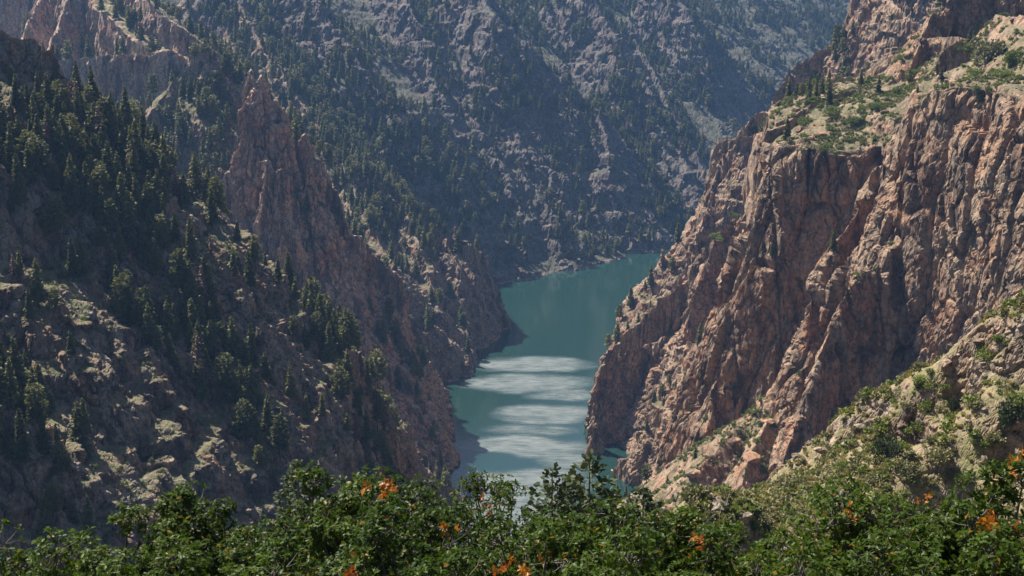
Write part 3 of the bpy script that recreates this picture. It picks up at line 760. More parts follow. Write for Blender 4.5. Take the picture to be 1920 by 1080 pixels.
# ---------------------------------------------------------------- scattering on the landforms
def in_poly(u, v, poly):
    inside = np.zeros(u.shape, bool); n = len(poly)
    for i in range(n):
        x1, y1 = poly[i]; x2, y2 = poly[(i + 1) % n]
        c = ((y1 > v) != (y2 > v)) & (u < (x2 - x1) * (v - y1) / (y2 - y1 + 1e-9) + x1)
        inside ^= c
    return inside

def visible_at(u, v, dep, tol=1.012):
    ui = np.clip((u / 1920 * ZB_W).astype(int), 0, ZB_W - 1); vi = np.clip((v / 1080 * ZB_H).astype(int), 0, ZB_H - 1)
    ok = (u > -30) & (u < 1950) & (v > -60) & (v < 1110)
    return ok & (dep < ZBUF[vi, ui] * tol)

def scatter(land, dens, seed, cell=2.6, nz_lo=0.35, nz_hi=0.6, polys=(), clump=30.0, clump_gain=1.6, hidden=0.35, above_water=3.0):
    D = LAND[land]; r = np.random.default_rng(seed)
    p = D['p']; u, v = D['u'], D['v']
    den = np.full(u.shape, dens, np.float32)
    for poly, val in polys:
        den[in_poly(u, v, poly)] = val
    cl = np.clip(0.5 + clump_gain * fbm(p[..., 0] / clump, p[..., 1] / clump, seed * 1.1, 3), 0, 2.2)
    w = D['area'] * den * cl * sstep(nz_lo, nz_hi, D['nz'])
    w[(p[..., 2] < WATER_Z + above_water)] = 0
    vis = visible_at(u, v - 6, D['dep'])
    w = np.where(vis, w, w * hidden)
    w[(u < -200) | (u > 2120) | (v < -140)] = 0
    tot = float(w.sum()); n = int(tot)
    wf = (w / (tot + 1e-9)).ravel().astype(np.float64); wf /= wf.sum()
    idx = r.choice(wf.size, min(n, (wf > 0).sum()), replace=False, p=wf)
    q = p.reshape(-1, 3)[idx]
    key = np.floor(q[:, 0] / cell).astype(np.int64) * 100003 + np.floor(q[:, 1] / cell).astype(np.int64)
    _, first = np.unique(key, return_index=True)
    return q[first]

def ground_at(land, u, v):
    D = LAND[land]
    e = (D['u'] - u) ** 2 + (D['v'] - v) ** 2
    e = np.where(D['dep'] > visible_limit(u, v), 1e9, e)
    k = np.unravel_index(np.argmin(e), e.shape)
    return D['p'][k]
def visible_limit(u, v):
    ui = int(np.clip(u / 1920 * ZB_W, 0, ZB_W - 1)); vi = int(np.clip(v / 1080 * ZB_H, 0, ZB_H - 1))
    return ZBUF[max(vi - 1, 0):vi + 2, max(ui - 1, 0):ui + 2].max() * 1.02

TREES = []   # (x, y, z, height, variant class, land)
def add_trees(land, hmin, hmax, *a, **k):
    q = scatter(land, *a, **k)
    r = np.random.default_rng(len(TREES) + 5)
    for p in q:
        h = 1.35 * r.uniform(hmin, hmax) * (r.uniform(0.35, 0.75) if r.uniform() < 0.35 else 1.0)
        TREES.append((p[0], p[1], p[2] - 0.25, h, land))

add_trees('left_canyon_slope', 5.5, 12, 0.0500, 11, nz_lo=0.25, nz_hi=0.5, polys=[([(-80, 30), (112, 85), (135, 190), (110, 215), (-80, 205)], 0.002), ([(300, 330), (420, 440), (660, 720), (600, 780), (430, 640), (330, 440)], 0.006), ([(-60, 190), (150, 210), (270, 330), (330, 470), (150, 330), (-60, 330)], 0.1035), ([(-60, 380), (190, 420), (260, 640), (120, 760), (-60, 700)], 0.0460), ([(-60, 700), (130, 760), (160, 1000), (-60, 1000)], 0.0506), ([(220, 600), (420, 640), (420, 760), (250, 720)], 0.0644), ([(280, 420), (400, 480), (430, 560), (330, 560)], 0.0690)])
add_trees('knob_slope', 8, 13, 0.0598, 12)
add_trees('headland_ridge', 8, 13, 0.0253, 13, polys=[([(400, 0), (560, 120), (700, 300), (905, 440), (905, 480), (640, 420), (500, 300)], 0.0552)])
add_trees('rock_needle', 6, 11, 0.0008, 14, nz_lo=0.15, nz_hi=0.42, polys=[([(540, 330), (640, 380), (740, 560), (640, 560), (570, 480)], 0.0805), ([(620, 560), (720, 560), (800, 680), (780, 760), (640, 690)], 0.0782)])
add_trees('rock_butte', 8, 12, 0.0276, 15)
add_trees('far_mountainside', 7, 12.5, 0.0218, 16, clump=55, clump_gain=2.4, polys=[([(380, 0), (560, 0), (720, 200), (880, 420), (700, 320), (480, 160)], 0.0437), ([(1100, 60), (1400, 160), (1420, 260), (1240, 420), (1150, 250)], 0.0368)])
add_trees('distant_ridge', 10, 15, 0.0161, 17, clump=70)
add_trees('right_buttresses', 7, 12, 0.0069, 18, polys=[([(1450, 160), (1560, 70), (1680, 60), (1680, 160), (1560, 190), (1460, 260)], 0.0805), ([(1340, 180), (1470, 200), (1440, 330), (1340, 300)], 0.0460), ([(1640, 0), (1800, 0), (1800, 90), (1660, 60)], 0.0460)])
add_trees('right_cliff', 4, 8, 0.0037, 19, polys=[([(1420, 180), (1560, 150), (1560, 200), (1430, 300)], 0.0460)])
# ---------------------------------------------------------------- things: helpers
def empty(name, loc, rz=0.0, sc=1.0, label=None, cat=None, group=None):
    o = bpy.data.objects.new(name, None); col.objects.link(o)
    o.location = loc; o.rotation_euler = (0, 0, rz); o.scale = (sc, sc, sc) if not isinstance(sc, tuple) else sc
    o.empty_display_size = 0.5
    if label: o['label'] = label
    if cat: o['category'] = cat
    if group: o['group'] = group
    return o

def part(name, me, parent):
    o = bpy.data.objects.new(name, me); col.objects.link(o); o.parent = parent
    return o

def merged(name, a, b):
    va = np.empty(len(a.vertices) * 3, np.float32); a.vertices.foreach_get('co', va)
    vb = np.empty(len(b.vertices) * 3, np.float32); b.vertices.foreach_get('co', vb)
    fa = np.empty(len(a.loops), np.int32); a.loops.foreach_get('vertex_index', fa)
    fb = np.empty(len(b.loops), np.int32); b.loops.foreach_get('vertex_index', fb)
    va = va.reshape(-1, 3); vb = vb.reshape(-1, 3); fa = fa.reshape(-1, 4); fb = fb.reshape(-1, 4)
    me = tri_mesh(name, np.concatenate([va, vb]), np.concatenate([fa, fb + len(va)]), a.materials[0])
    me.materials.append(b.materials[0])
    me.polygons.foreach_set('material_index', np.concatenate([np.zeros(len(fa)), np.ones(len(fb))]).astype(np.int32))
    return me

def stuff(name, meshes, pts, rot, scl, var, label, tilt=None):
    """one object: uncounted copies of a few small meshes on a cloud of points"""
    src = bpy.data.collections.new(name + '_sources')
    for i, m in enumerate(meshes):
        src.objects.link(bpy.data.objects.new('%s_source_%02d' % (name, i), m))
    me = bpy.data.meshes.new(name)
    n = len(pts)
    me.vertices.add(n); me.vertices.foreach_set('co', np.asarray(pts, np.float32).ravel())
    me.attributes.new('rot', 'FLOAT', 'POINT').data.foreach_set('value', np.asarray(rot, np.float32))
    me.attributes.new('scl', 'FLOAT', 'POINT').data.foreach_set('value', np.asarray(scl, np.float32))
    me.attributes.new('var', 'INT', 'POINT').data.foreach_set('value', np.asarray(var, np.int32))
    ob = bpy.data.objects.new(name, me); col.objects.link(ob)
    ob['kind'] = 'stuff'; ob['label'] = label
    ng = bpy.data.node_groups.new(name + '_scatter', 'GeometryNodeTree')
    ng.interface.new_socket('Geometry', in_out='INPUT', socket_type='NodeSocketGeometry')
    ng.interface.new_socket('Geometry', in_out='OUTPUT', socket_type='NodeSocketGeometry')
    N = ng.nodes.new; gi = N('NodeGroupInput'); go = N('NodeGroupOutput')
    ci = N('GeometryNodeCollectionInfo'); ci.inputs['Collection'].default_value = src
    ci.inputs['Separate Children'].default_value = True; ci.inputs['Reset Children'].default_value = True
    ip = N('GeometryNodeInstanceOnPoints'); ip.inputs['Pick Instance'].default_value = True
    def attr(nm, ty):
        a = N('GeometryNodeInputNamedAttribute'); a.data_type = ty; a.inputs['Name'].default_value = nm
        return a.outputs['Attribute']
    cx = N('ShaderNodeCombineXYZ')
    ng.links.new(attr('rot', 'FLOAT'), cx.inputs[2])
    ng.links.new(gi.outputs[0], ip.inputs['Points']); ng.links.new(ci.outputs[0], ip.inputs['Instance'])
    ng.links.new(attr('var', 'INT'), ip.inputs['Instance Index']); ng.links.new(cx.outputs[0], ip.inputs['Rotation'])
    ng.links.new(attr('scl', 'FLOAT'), ip.inputs['Scale']); ng.links.new(ip.outputs[0], go.inputs[0])
    md = ob.modifiers.new('scatter', 'NODES'); md.node_group = ng
    return ob

# ---------------------------------------------------------------- conifers
KINDS = [('fir', 2.0), ('fir', 1.7), ('fir', 2.3), ('fir', 1.9), ('pine', 2.1), ('pine', 2.5), ('dead', 1.7)]
HI, LO = [], []
for i, (k, R) in enumerate(KINDS):
    mat = M_needles_dead if k == 'dead' else M_needles
    kk = 'fir' if k == 'dead' else k
    HI.append(conifer_meshes('conifer_%d' % i, 100 + i, 10, R, 1100 if k != 'dead' else 500, kk, mat, 0.95))
    c, t = conifer_meshes('small_conifer_%d' % i, 200 + i, 10, R, 420 if k != 'dead' else 200, kk, mat, 1.4)
    LO.append(merged('small_conifer_%d' % i, c, t))

T = np.array([t[:4] for t in TREES], np.float32); TL = np.array([t[4] for t in TREES])
rt = np.random.default_rng(77)
tvar = rt.choice(7, len(T), p=[0.19, 0.19, 0.14, 0.17, 0.14, 0.12, 0.05])
trot = rt.uniform(0, 6.28, len(T))
tu, tv, td = proj(T[:, 0], T[:, 1], T[:, 2] + T[:, 3] * 0.6)
px = T[:, 3] * F_PX / td
vis = visible_at(tu, tv, td, 1.004) & (tu > 0) & (tu < 1920) & (tv > 0) & (tv < 960)
order = np.argsort(-np.where(vis, px, 0))[:300]
order = order[vis[order]]
PLACE = {'left_canyon_slope': 'the left slope', 'knob_slope': 'the knob slope', 'headland_ridge': 'the ridge behind the needle', 'rock_needle': 'the needle ridge',
         'rock_butte': 'the walled butte', 'far_mountainside': 'the far canyon side', 'distant_ridge': 'the distant ridge', 'right_buttresses': 'the right bank', 'right_cliff': 'the cliff-top bench'}
def where_phrase(u, v):
    a = ['far left', 'left', 'left middle', 'middle', 'right', 'far right'][min(5, int(np.searchsorted([180, 420, 760, 1150, 1560], u)))]
    b = ['top', 'upper', 'central', 'lower', 'bottom'][min(4, int(v // 216))]
    return '%s %s' % (b, a)
SHAPE = ['dense pointed conifer', 'slim pointed conifer', 'broad pointed conifer', 'ragged conifer', 'round-topped pine', 'spreading pine', 'dead brown conifer']
by_label = {}
for k in order:
    h = float(T[k, 3])
    big = 'tall' if h > 15.5 else ('full-grown' if h > 12.5 else ('mid-sized' if h > 9 else 'small'))
    by_label.setdefault('%s %s on %s, %s' % (big, SHAPE[tvar[k]], PLACE[TL[k]], where_phrase(float(tu[k]), float(tv[k]))), []).append(k)
NTH = ['leftmost', 'second from left', 'third from left', 'fourth from left', 'fifth from left', 'sixth from left', 'seventh from left', 'eighth from left', 'ninth from left', 'tenth from left']
for base_label, ks in by_label.items():
    ks.sort(key=lambda k: tu[k])
    for i, k in enumerate(ks):
        lab = base_label if len(ks) == 1 else '%s, %s' % (base_label, 'rightmost' if i == len(ks) - 1 else NTH[min(i, 9)])
        root = empty('conifer', tuple(float(c) for c in T[k, :3]), float(trot[k]), float(T[k, 3]) / 10.0, lab, 'tree', 'conifers on the canyon slopes')
        crown, trunk = HI[tvar[k]]
        part('crown', crown, root); part('trunk', trunk, root)
rest = np.ones(len(T), bool); rest[order] = False
stuff('conifer_woods', LO, T[rest, :3], trot[rest], T[rest, 3] / 10.0, tvar[rest], 'small far conifers that make up the woods on the canyon sides')
print('TREES', len(T), 'single', len(order))

# ---------------------------------------------------------------- low brush on ledges and slopes
SH = [shrub_mesh('brush_%d' % i, 300 + i, 150, M_shrub if i < 2 else (M_sage if i < 4 else M_needles), 0.8, 0.36, 7) for i in range(6)]
SHJ = [merged('brush_joined_%d' % i, a, b) for i, (a, b) in enumerate(SH)]
bp, bs_, bv = [], [], []
rb = np.random.default_rng(9)
for land, dens, lo, hi, vs, sd in (('left_canyon_slope', 0.11, 0.5, 1.6, [0, 1, 3, 4, 5, 5], 31), ('knob_slope', 0.03, 0.6, 1.6, [0, 3, 4, 5], 32), ('headland_ridge', 0.025, 0.6, 1.8, [0, 3, 4, 5], 33),
                                   ('rock_needle', 0.006, 0.5, 1.3, [0, 3, 4], 34), ('far_mountainside', 0.010, 1.0, 2.4, [3, 4, 5], 35), ('right_buttresses', 0.06, 0.5, 1.7, [0, 1, 3, 4], 36),
                                   ('rock_butte', 0.02, 0.6, 1.6, [0, 3, 4], 37), ('right_cliff', 0.5, 0.4, 1.9, [0, 1, 0, 1, 2, 3], 38)):
    q = scatter(land, dens, sd, cell=1.2, nz_lo=0.5, nz_hi=0.75, clump=14, hidden=0.2)
    bp.append(q); bs_.append(lo + (hi - lo) * rb.uniform(0, 1, len(q)) ** 2); bv.append(rb.choice(vs, len(q)))
bp = np.concatenate(bp); bs_ = np.concatenate(bs_); bv = np.concatenate(bv)
stuff('ledge_brush', SHJ, bp - np.array([0, 0, 0.1]), rb.uniform(0, 6.28, len(bp)), bs_, bv, 'low scattered brush covering the ledges and slopes of the canyon')
print('BRUSH', len(bp))

# ---------------------------------------------------------------- shrubs one can pick out
FINE = {'green': [shrub_mesh('green_shrub_%d' % i, 400 + i, 1500, M_shrub, 0.75, 0.13, 11) for i in range(3)],
        'juniper': [shrub_mesh('juniper_%d' % i, 410 + i, 1500, M_juniper, 1.15, 0.13, 9) for i in range(2)],
        'sage': [shrub_mesh('sage_%d' % i, 420 + i, 1200, M_sage, 0.65, 0.14, 9) for i in range(2)]}
def shrub(name, land, u, v, wpx, kind, label, group, squash=1.0, k=0):
    p = ground_at(land, u, v)
    dep = proj(*p)[2]
    r = 0.5 * wpx * dep / F_PX
    root = empty(name, (float(p[0]), float(p[1]), float(p[2]) - 0.05 * r), random.uniform(0, 6.28), (r, r, r * squash), label, 'shrub', group)
    lv, st = FINE[kind][k % len(FINE[kind])]
    part('foliage', lv, root); part('stems', st, root)
random.seed(5)
HG = 'shrubs on the near hillside'
for i, (u, v, w, kind, sq, lab) in enumerate([
    (1660, 858, 62, 'juniper', 1.15, 'large dark round juniper beside the pale rock outcrop on the hillside'),
    (1720, 808, 52, 'green', 0.9, 'bright green shrub in the middle of the hillside, right of the dark juniper'),
    (1742, 768, 54, 'green', 1.0, 'bright green oak shrub upslope beside a narrow dark juniper'),
    (1785, 772, 30, 'juniper', 1.6, 'narrow dark juniper right of a bright green shrub on the hillside'),
    (1895, 800, 70, 'juniper', 1.3, 'tall dark green shrub at the right edge of the hillside'),
    (1908, 850, 60, 'juniper', 1.2, 'dull green juniper at the right edge, just above the oaks'),
    (1815, 858, 44, 'juniper', 1.6, 'upright dark juniper in the pale brush above the oaks'),
    (1802, 705, 44, 'green', 0.8, 'small green shrub just below the hill crest'),
    (1850, 668, 64, 'green', 0.8, 'green shrub with a tinge of orange near the hill crest'),
    (1893, 705, 66, 'green', 0.7, 'wide green shrub near the right edge below the hill crest'),
    (1905, 752, 60, 'green', 0.7, 'yellowish green shrub above the tall dark shrub at the right edge'),
    (1735, 720, 60, 'green', 0.6, 'low green shrub along the left crest of the hillside'),
    (1690, 738, 50, 'sage', 0.7, 'grey green brush on the hill crest above the cliff foot'),
    (1592, 880, 56, 'green', 0.7, 'green bush at the foot of the pale rock outcrop'),
    (1556, 885, 50, 'sage', 0.6, 'dull brush in front of the pale rock outcrop'),
    (1760, 862, 80, 'sage', 0.8, 'pale soft bush between two dark junipers above the oaks'),
    (1860, 830, 84, 'sage', 0.8, 'pale yellowish bush left of the junipers at the right edge'),
    (1705, 890, 70, 'sage', 0.8, 'pale bush just above the oak tops below the dark juniper'),
    (1800, 900, 80, 'green', 0.7, 'light green bush just above the oak tops'),
    (1640, 905, 60, 'sage', 0.7, 'low pale bush above the oaks, left of the hillside middle'),
    (1830, 765, 54, 'sage', 0.7, 'yellowish brush in the middle right of the hillside'),
    (1700, 765, 34, 'sage', 0.7, 'small grey brush below the left hill crest'),
    (1770, 730, 36, 'green', 0.7, 'small green shrub above the narrow dark juniper'),
    (1880, 640, 50, 'green', 0.6, 'low green shrub on the upper right hill crest'),
    (1420, 975, 60, 'sage', 0.8, 'dull olive bush beside the grey rock left of the hillside')]):
    shrub('shrub', 'near_hillside', u, v, w, kind, lab, HG, sq, i)
BG = 'shrubs on the bench above the cliff'
for i, (u, v, w, kind, sq, lab) in enumerate([
    (1862, 112, 84, 'sage', 1.1, 'large yellow green bush on the bench above the right cliff'),
    (1900, 118, 60, 'green', 1.0, 'green bush at the right edge above the cliff rim'),
    (1830, 148, 60, 'green', 0.7, 'bright green bush just behind the pale cliff rim'),
    (1880, 145, 56, 'green', 0.7, 'bright green bush on the rim below the large yellow green bush'),
    (1815, 95, 46, 'green', 0.9, 'green bush beside the dark crag at the upper right'),
    (1780, 180, 30, 'juniper', 1.3, 'small dark juniper standing on the cliff rim'),
    (1838, 192, 24, 'juniper', 1.4, 'tiny dark juniper hanging on the cliff edge below the rim'),
    (1608, 230, 50, 'green', 0.6, 'bright green patch of brush in the middle of the bench'),
    (1560, 215, 52, 'green', 0.8, 'olive bush on the left part of the bench'),
    (1512, 235, 46, 'green', 0.8, 'olive bush at the left end of the bench'),
    (1640, 205, 40, 'green', 0.7, 'small green bush upslope on the bench'),
    (1690, 175, 46, 'green', 0.6, 'green brush below the crags at the top of the bench'),
    (1718, 140, 40, 'green', 0.7, 'green bush beside the crags left of the dark block')]):
    shrub('shrub', 'right_cliff', u, v, w, kind, lab, BG, sq, i)
for i, (u, v, w, lab) in enumerate([(1380, 408, 40, 'bright green brush on the ledge left of the big cliff'), (1345, 448, 46, 'bright green brush low on the ledge left of the big cliff'), (1325, 375, 30, 'olive brush on the buttress below the flat knob'),
                                    (1398, 370, 40, 'dark brush in the cleft beside the big cliff')]):
    shrub('shrub', 'right_buttresses', u, v, w, 'green', lab, 'shrubs on the buttress ledges', 0.7, i)

# grass tufts and rubble of the hillside
def tuft_mesh(name, seed):
    r = np.random.default_rng(seed); n = 26
    az = r.uniform(0, 6.28, n); rad = r.uniform(0, 0.3, n)
    c = np.stack([np.cos(az) * rad, np.sin(az) * rad, np.full(n, 0.22)], -1)
    ax = unit(np.stack([np.cos(az) * 0.5, np.sin(az) * 0.5, np.ones(n)], -1) + r.normal(0, 0.2, (n, 3))); wd = unit(np.cross(ax, r.normal(0, 1, (n, 3))))
    v, f = cards(c, ax, wd, r.uniform(0.4, 0.75, n), r.uniform(0.08, 0.16, n))
    return tri_mesh(name, v, f, M_grass)
tufts = [tuft_mesh('grass_tuft_%d' % i, 500 + i) for i in range(3)] + [shrub_mesh('tiny_brush_%d' % i, 510 + i, 90, [M_sage, M_shrub][i], 0.7, 0.4, 6)[0] for i in range(2)]
q = scatter('near_hillside', 2.4, 41, cell=0.4, nz_lo=0.4, nz_hi=0.7, clump=6, hidden=1.0)
rg = np.random.default_rng(6)
stuff('hillside_grass', tufts, q, rg.uniform(0, 6.28, len(q)), rg.uniform(0.5, 1.25, len(q)), rg.choice(5, len(q), p=[0.22, 0.2, 0.18, 0.28, 0.12]), 'dry grass tufts and tiny brush covering the near hillside')
hb = [merged('hill_brush_%d' % i, *shrub_mesh('hill_brush_%d' % i, 520 + i, 260, [M_shrub, M_shrub, M_shrub, M_sage][i], 0.75, 0.26, 8)) for i in range(4)]
q = scatter('near_hillside', 0.34, 43, cell=0.8, nz_lo=0.35, nz_hi=0.6, clump=9, clump_gain=2.0, hidden=1.0)
stuff('hillside_brush', hb, q, rg.uniform(0, 6.28, len(q)), 0.3 + 0.75 * rg.uniform(0, 1, len(q)) ** 2, rg.choice(4, len(q)), 'low olive brush scattered between the larger shrubs of the near hillside')
ROCKS = [rock_mesh('boulder_%d' % i, 600 + i, M_rock_hill) for i in range(5)]
q = scatter('near_hillside', 0.8, 42, cell=0.5, nz_lo=0.3, nz_hi=0.6, clump=9, hidden=1.0)
stuff('hillside_rubble', ROCKS, q, rg.uniform(0, 6.28, len(q)), 0.14 + 0.6 * rg.uniform(0, 1, len(q)) ** 3.5, rg.choice(5, len(q)), 'small loose stones strewn over the near hillside')
print('GRASS', len(q))
ROCKS_R = [rock_mesh('cliff_boulder_%d' % i, 620 + i, M_rock_right) for i in range(5)]
for i, (land, u, v, w, lab) in enumerate([
    ('near_hillside', 1775, 682, 40, 'flat brown boulder perched on the hill crest'), ('near_hillside', 1722, 722, 34, 'pale pink boulder on the hill crest above the cliff foot'),
    ('near_hillside', 1612, 800, 34, 'pale boulder on the crest left of the dark juniper'), ('near_hillside', 1640, 790, 26, 'small pale boulder behind the dark juniper'),
    ('near_hillside', 1590, 835, 40, 'pale block at the top of the rock outcrop'), ('near_hillside', 1545, 850, 46, 'rounded pale rock at the left end of the outcrop'),
    ('near_hillside', 1912, 575, 46, 'tan boulder at the upper right end of the hill crest'), ('near_hillside', 1838, 640, 40, 'dark brown boulder on the crest below the cliff'),
    ('near_hillside', 1345, 950, 60, 'grey lichen covered rock left of the hillside'), ('near_hillside', 1395, 975, 50, 'grey slab below the lichen covered rock'),
    ('near_hillside', 1690, 800, 24, 'small stone beside the bright green shrub'), ('near_hillside', 1815, 790, 22, 'small tan stone in the middle of the hillside'),
    ('right_cliff', 1330, 850, 46, 'pale pink slab in the gully at the cliff foot'), ('right_cliff', 1375, 830, 40, 'sunlit pale boulder high in the gully'), ('right_cliff', 1300, 890, 36, 'pale boulder low in the gully'),
    ('right_cliff', 1440, 790, 34, 'sunlit boulder under the middle rib of the cliff'), ('right_cliff', 1410, 860, 44, 'tall pale block beside the gully'), ('right_cliff', 1640, 180, 24, 'grey boulder on the upper bench'),
    ('right_cliff', 1500, 245, 26, 'pale boulder at the left rim of the bench'), ('right_cliff', 1540, 255, 24, 'grey boulder on the front edge of the bench')]):
    p = ground_at(land, u, v); dep = proj(*p)[2]; r = 0.5 * w * dep / F_PX
    o = bpy.data.objects.new('boulder', (ROCKS if land == 'near_hillside' else ROCKS_R)[i % 5]); col.objects.link(o)
    o.location = (float(p[0]), float(p[1]), float(p[2]) + 0.1 * r); o.rotation_euler = (random.uniform(-0.3, 0.3), random.uniform(-0.3, 0.3), random.uniform(0, 6.28)); o.scale = (r, r, r * 0.75)
    o['label'] = lab; o['category'] = 'boulder'; o['group'] = 'boulders'

# loose rock on ledges and benches
ROCKS_L = [rock_mesh('slope_boulder_%d' % i, 640 + i, M_rock_left) for i in range(3)]
lp, ls_, lv_ = [], [], []
for land, dens, lo, hi, vs, sd in (('right_cliff', 0.06, 0.4, 2.0, [0, 1, 2, 3, 4], 51), ('right_buttresses', 0.03, 0.5, 2.4, [0, 1, 2, 3, 4], 52), ('left_canyon_slope', 0.035, 0.4, 2.2, [5, 6, 7], 53),
                                   ('headland_ridge', 0.015, 0.6, 2.6, [5, 6, 7], 54), ('knob_slope', 0.02, 0.6, 2.4, [5, 6, 7], 55), ('rock_needle', 0.02, 0.5, 2.2, [5, 6, 7], 56)):
    q = scatter(land, dens, sd, cell=1.0, nz_lo=0.45, nz_hi=0.7, clump=12, clump_gain=2.2, hidden=0.1, above_water=-0.5)
    lp.append(q); ls_.append(lo + (hi - lo) * rg.uniform(0, 1, len(q)) ** 3); lv_.append(rg.choice(vs, len(q)))
lp = np.concatenate(lp); ls_ = np.concatenate(ls_); lv_ = np.concatenate(lv_)
stuff('loose_rock', ROCKS_R + ROCKS_L, lp, rg.uniform(0, 6.28, len(lp)), ls_, lv_, 'broken rock and boulders lying on the ledges and benches of the canyon')

# ---------------------------------------------------------------- oaks of the overlook
LEAF_V = np.array([(0, 0, 0), (0.30, 0, 0.03), (0.62, 0, 0.03), (1, 0, -0.03), (0.20, 0.12, 0.05), (0.38, 0.26, 0.10), (0.50, 0.13, 0.06), (0.72, 0.25, 0.08), (0.80, 0.10, 0.03),
                   (0.20, -0.12, 0.05), (0.38, -0.26, 0.10), (0.50, -0.13, 0.06), (0.72, -0.25, 0.08), (0.80, -0.10, 0.03)], np.float32)
LEAF_F = np.array([(0, 1, 4), (1, 5, 4), (1, 6, 5), (1, 2, 6), (2, 7, 6), (2, 8, 7), (2, 3, 8), (0, 9, 1), (1, 9, 10), (1, 10, 11), (1, 11, 2), (2, 11, 12), (2, 12, 13), (2, 13, 3)], np.int32)
def leaves(base, ax, up, L):
    ax = unit(ax); side = unit(np.cross(up, ax)); nn = np.cross(ax, side)
    V = base[:, None] + L[:, None, None] * (LEAF_V[None, :, 0, None] * ax[:, None] + LEAF_V[None, :, 1, None] * side[:, None] + LEAF_V[None, :, 2, None] * nn[:, None])
    Fc = LEAF_F[None] + (np.arange(len(base)) * len(LEAF_V))[:, None, None]
    return V.reshape(-1, 3), Fc.reshape(-1, 3)

def rosettes(r, tips, dirs, per, L0):
    n = len(tips); k = np.repeat(np.arange(n), per)
    m = len(k)
    az = np.tile(np.arange(per) * 2.4, n) + np.repeat(r.uniform(0, 6.28, n), per) + r.normal(0, 0.25, m)
    d = unit(dirs)[k]
    a = unit(np.cross(d, np.array([0.3, 0.2, 0.9]))); b = np.cross(d, a)
    el = r.uniform(-0.25, 0.85, m)[:, None]
    ax = (np.cos(az)[:, None] * a + np.sin(az)[:, None] * b) * np.cos(el) + d * np.sin(el)
    ax = unit(ax + np.array([0, 0, -0.12]) + r.normal(0, 0.12, (m, 3)))
    up = unit(d + r.normal(0, 0.45, (m, 3)) + np.array([0, 0, 0.5]))
    return leaves(tips[k] - d * r.uniform(0, 0.06, m)[:, None], ax, up, L0 * r.uniform(0.7, 1.25, m))

def oak_meshes(name, seed, R=1.1, H=3.0, ntip=440):
    r = np.random.default_rng(seed)
    nl = 13
    lc = np.stack([r.uniform(-1, 1, nl) * R * 0.72, r.uniform(-1, 1, nl) * R * 0.72, H - 0.32 - r.uniform(0, 1, nl) ** 0.8 * 1.3], -1)
    lc[:, 2] -= 0.35 * (np.hypot(lc[:, 0], lc[:, 1]) / R) ** 2
    lr = r.uniform(0.26, 0.46, nl)
    k = r.integers(0, nl, ntip)
    d = unit(r.normal(0, 1, (ntip, 3)) + np.array([0, 0, 0.55]))
    tips = lc[k] + d * (lr[k] * r.uniform(0.55, 1.1, ntip))[:, None]
    leaf = tri_mesh(name + '_leaves', *rosettes(r, tips, d + np.array([0, 0, 0.25]), 8, 0.086), M_oak)
    # wood: stems from the root to each lump, then twigs to the tips
    parts = []
    for i in range(nl):
        root = np.array([r.normal(0, 0.08), r.normal(0, 0.08), -0.4])
        m1 = root + (lc[i] - root) * 0.4 + r.normal(0, 0.12, 3) - np.array([lc[i][0], lc[i][1], 0]) * 0.12
        m2 = root + (lc[i] - root) * 0.72 + r.normal(0, 0.09, 3)
        parts.append(tube([root, m1, m2, lc[i]], [0.05, 0.036, 0.024, 0.012], 5))
    for j in range(0, ntip, 2):
        c = lc[k[j]]
        mid = (c + tips[j]) / 2 + r.normal(0, 0.03, 3)
        parts.append(tube([c + r.normal(0, 0.04, 3), mid, tips[j]], [0.009, 0.006, 0.003], 3))
    wv, wf = join(parts)
    return leaf, tri_mesh(name + '_branches', wv, wf, M_oak_bark)

OAKV = [oak_meshes('oak_%d' % i, 700 + i) for i in range(7)]
OAKS = [(330, 930, 20, 1.10, 'at the back left, below the shaded slope'), (205, 985, 18, 0.95, 'at the left, lower than its neighbour'), (468, 905, 20, 0.9, 'in the back row left of centre'), (585, 882, 20, 1.05, 'in the back row below the orange cliff'),
        (702, 900, 19, 0.95, 'in the back row with a tuft of orange leaves'), (800, 860, 19, 1.0, 'rising highest in front of the left shore'), (925, 878, 19.5, 0.62, 'slender, standing against the bright water'),
        (760, 965, 15, 1.05, 'in the front with red leaf tufts'), (610, 1000, 15, 0.95, 'in the front left of centre'), (455, 1000, 16, 1.05, 'in the front at the left'), (300, 1030, 15, 0.95, 'at the bottom left'),
        (895, 985, 15, 0.9, 'in the front middle below the water gap'), (1010, 950, 16.5, 0.8, 'in the middle below the dark conifers'), (1120, 935, 16, 0.95, 'right of the middle under the juniper'), (1235, 935, 16.5, 0.85, 'at the right end of the middle clump'),
        (1150, 1000, 13.5, 0.95, 'in the front right of centre with bare twigs'), (1010, 1030, 13, 0.85, 'at the bottom middle with a red tuft'), (1395, 985, 17, 0.8, 'low one left of the hillside gap'), (1525, 920, 17, 0.95, 'in front of the pale rock outcrop'),
        (1640, 885, 16.5, 0.95, 'in front of the round juniper'), (1762, 912, 16, 0.85, 'in front of the hillside brush'), (1880, 870, 15.5, 1.0, 'tallest at the right edge'), (1600, 985, 14, 1.0, 'in the front at the right'),
        (1780, 990, 14, 1.0, 'in the front with red leaves at the right'), (1915, 975, 13.5, 0.95, 'at the bottom right corner'), (1440, 1050, 14, 0.75, 'small at the bottom right of the gap'), (1300, 1040, 14.5, 0.72, 'small at the bottom with red leaves'),
        (640, 1075, 12.5, 0.8, 'at the bottom with yellow leaves'), (820, 1060, 12.8, 0.85, 'at the bottom edge left of the middle')]
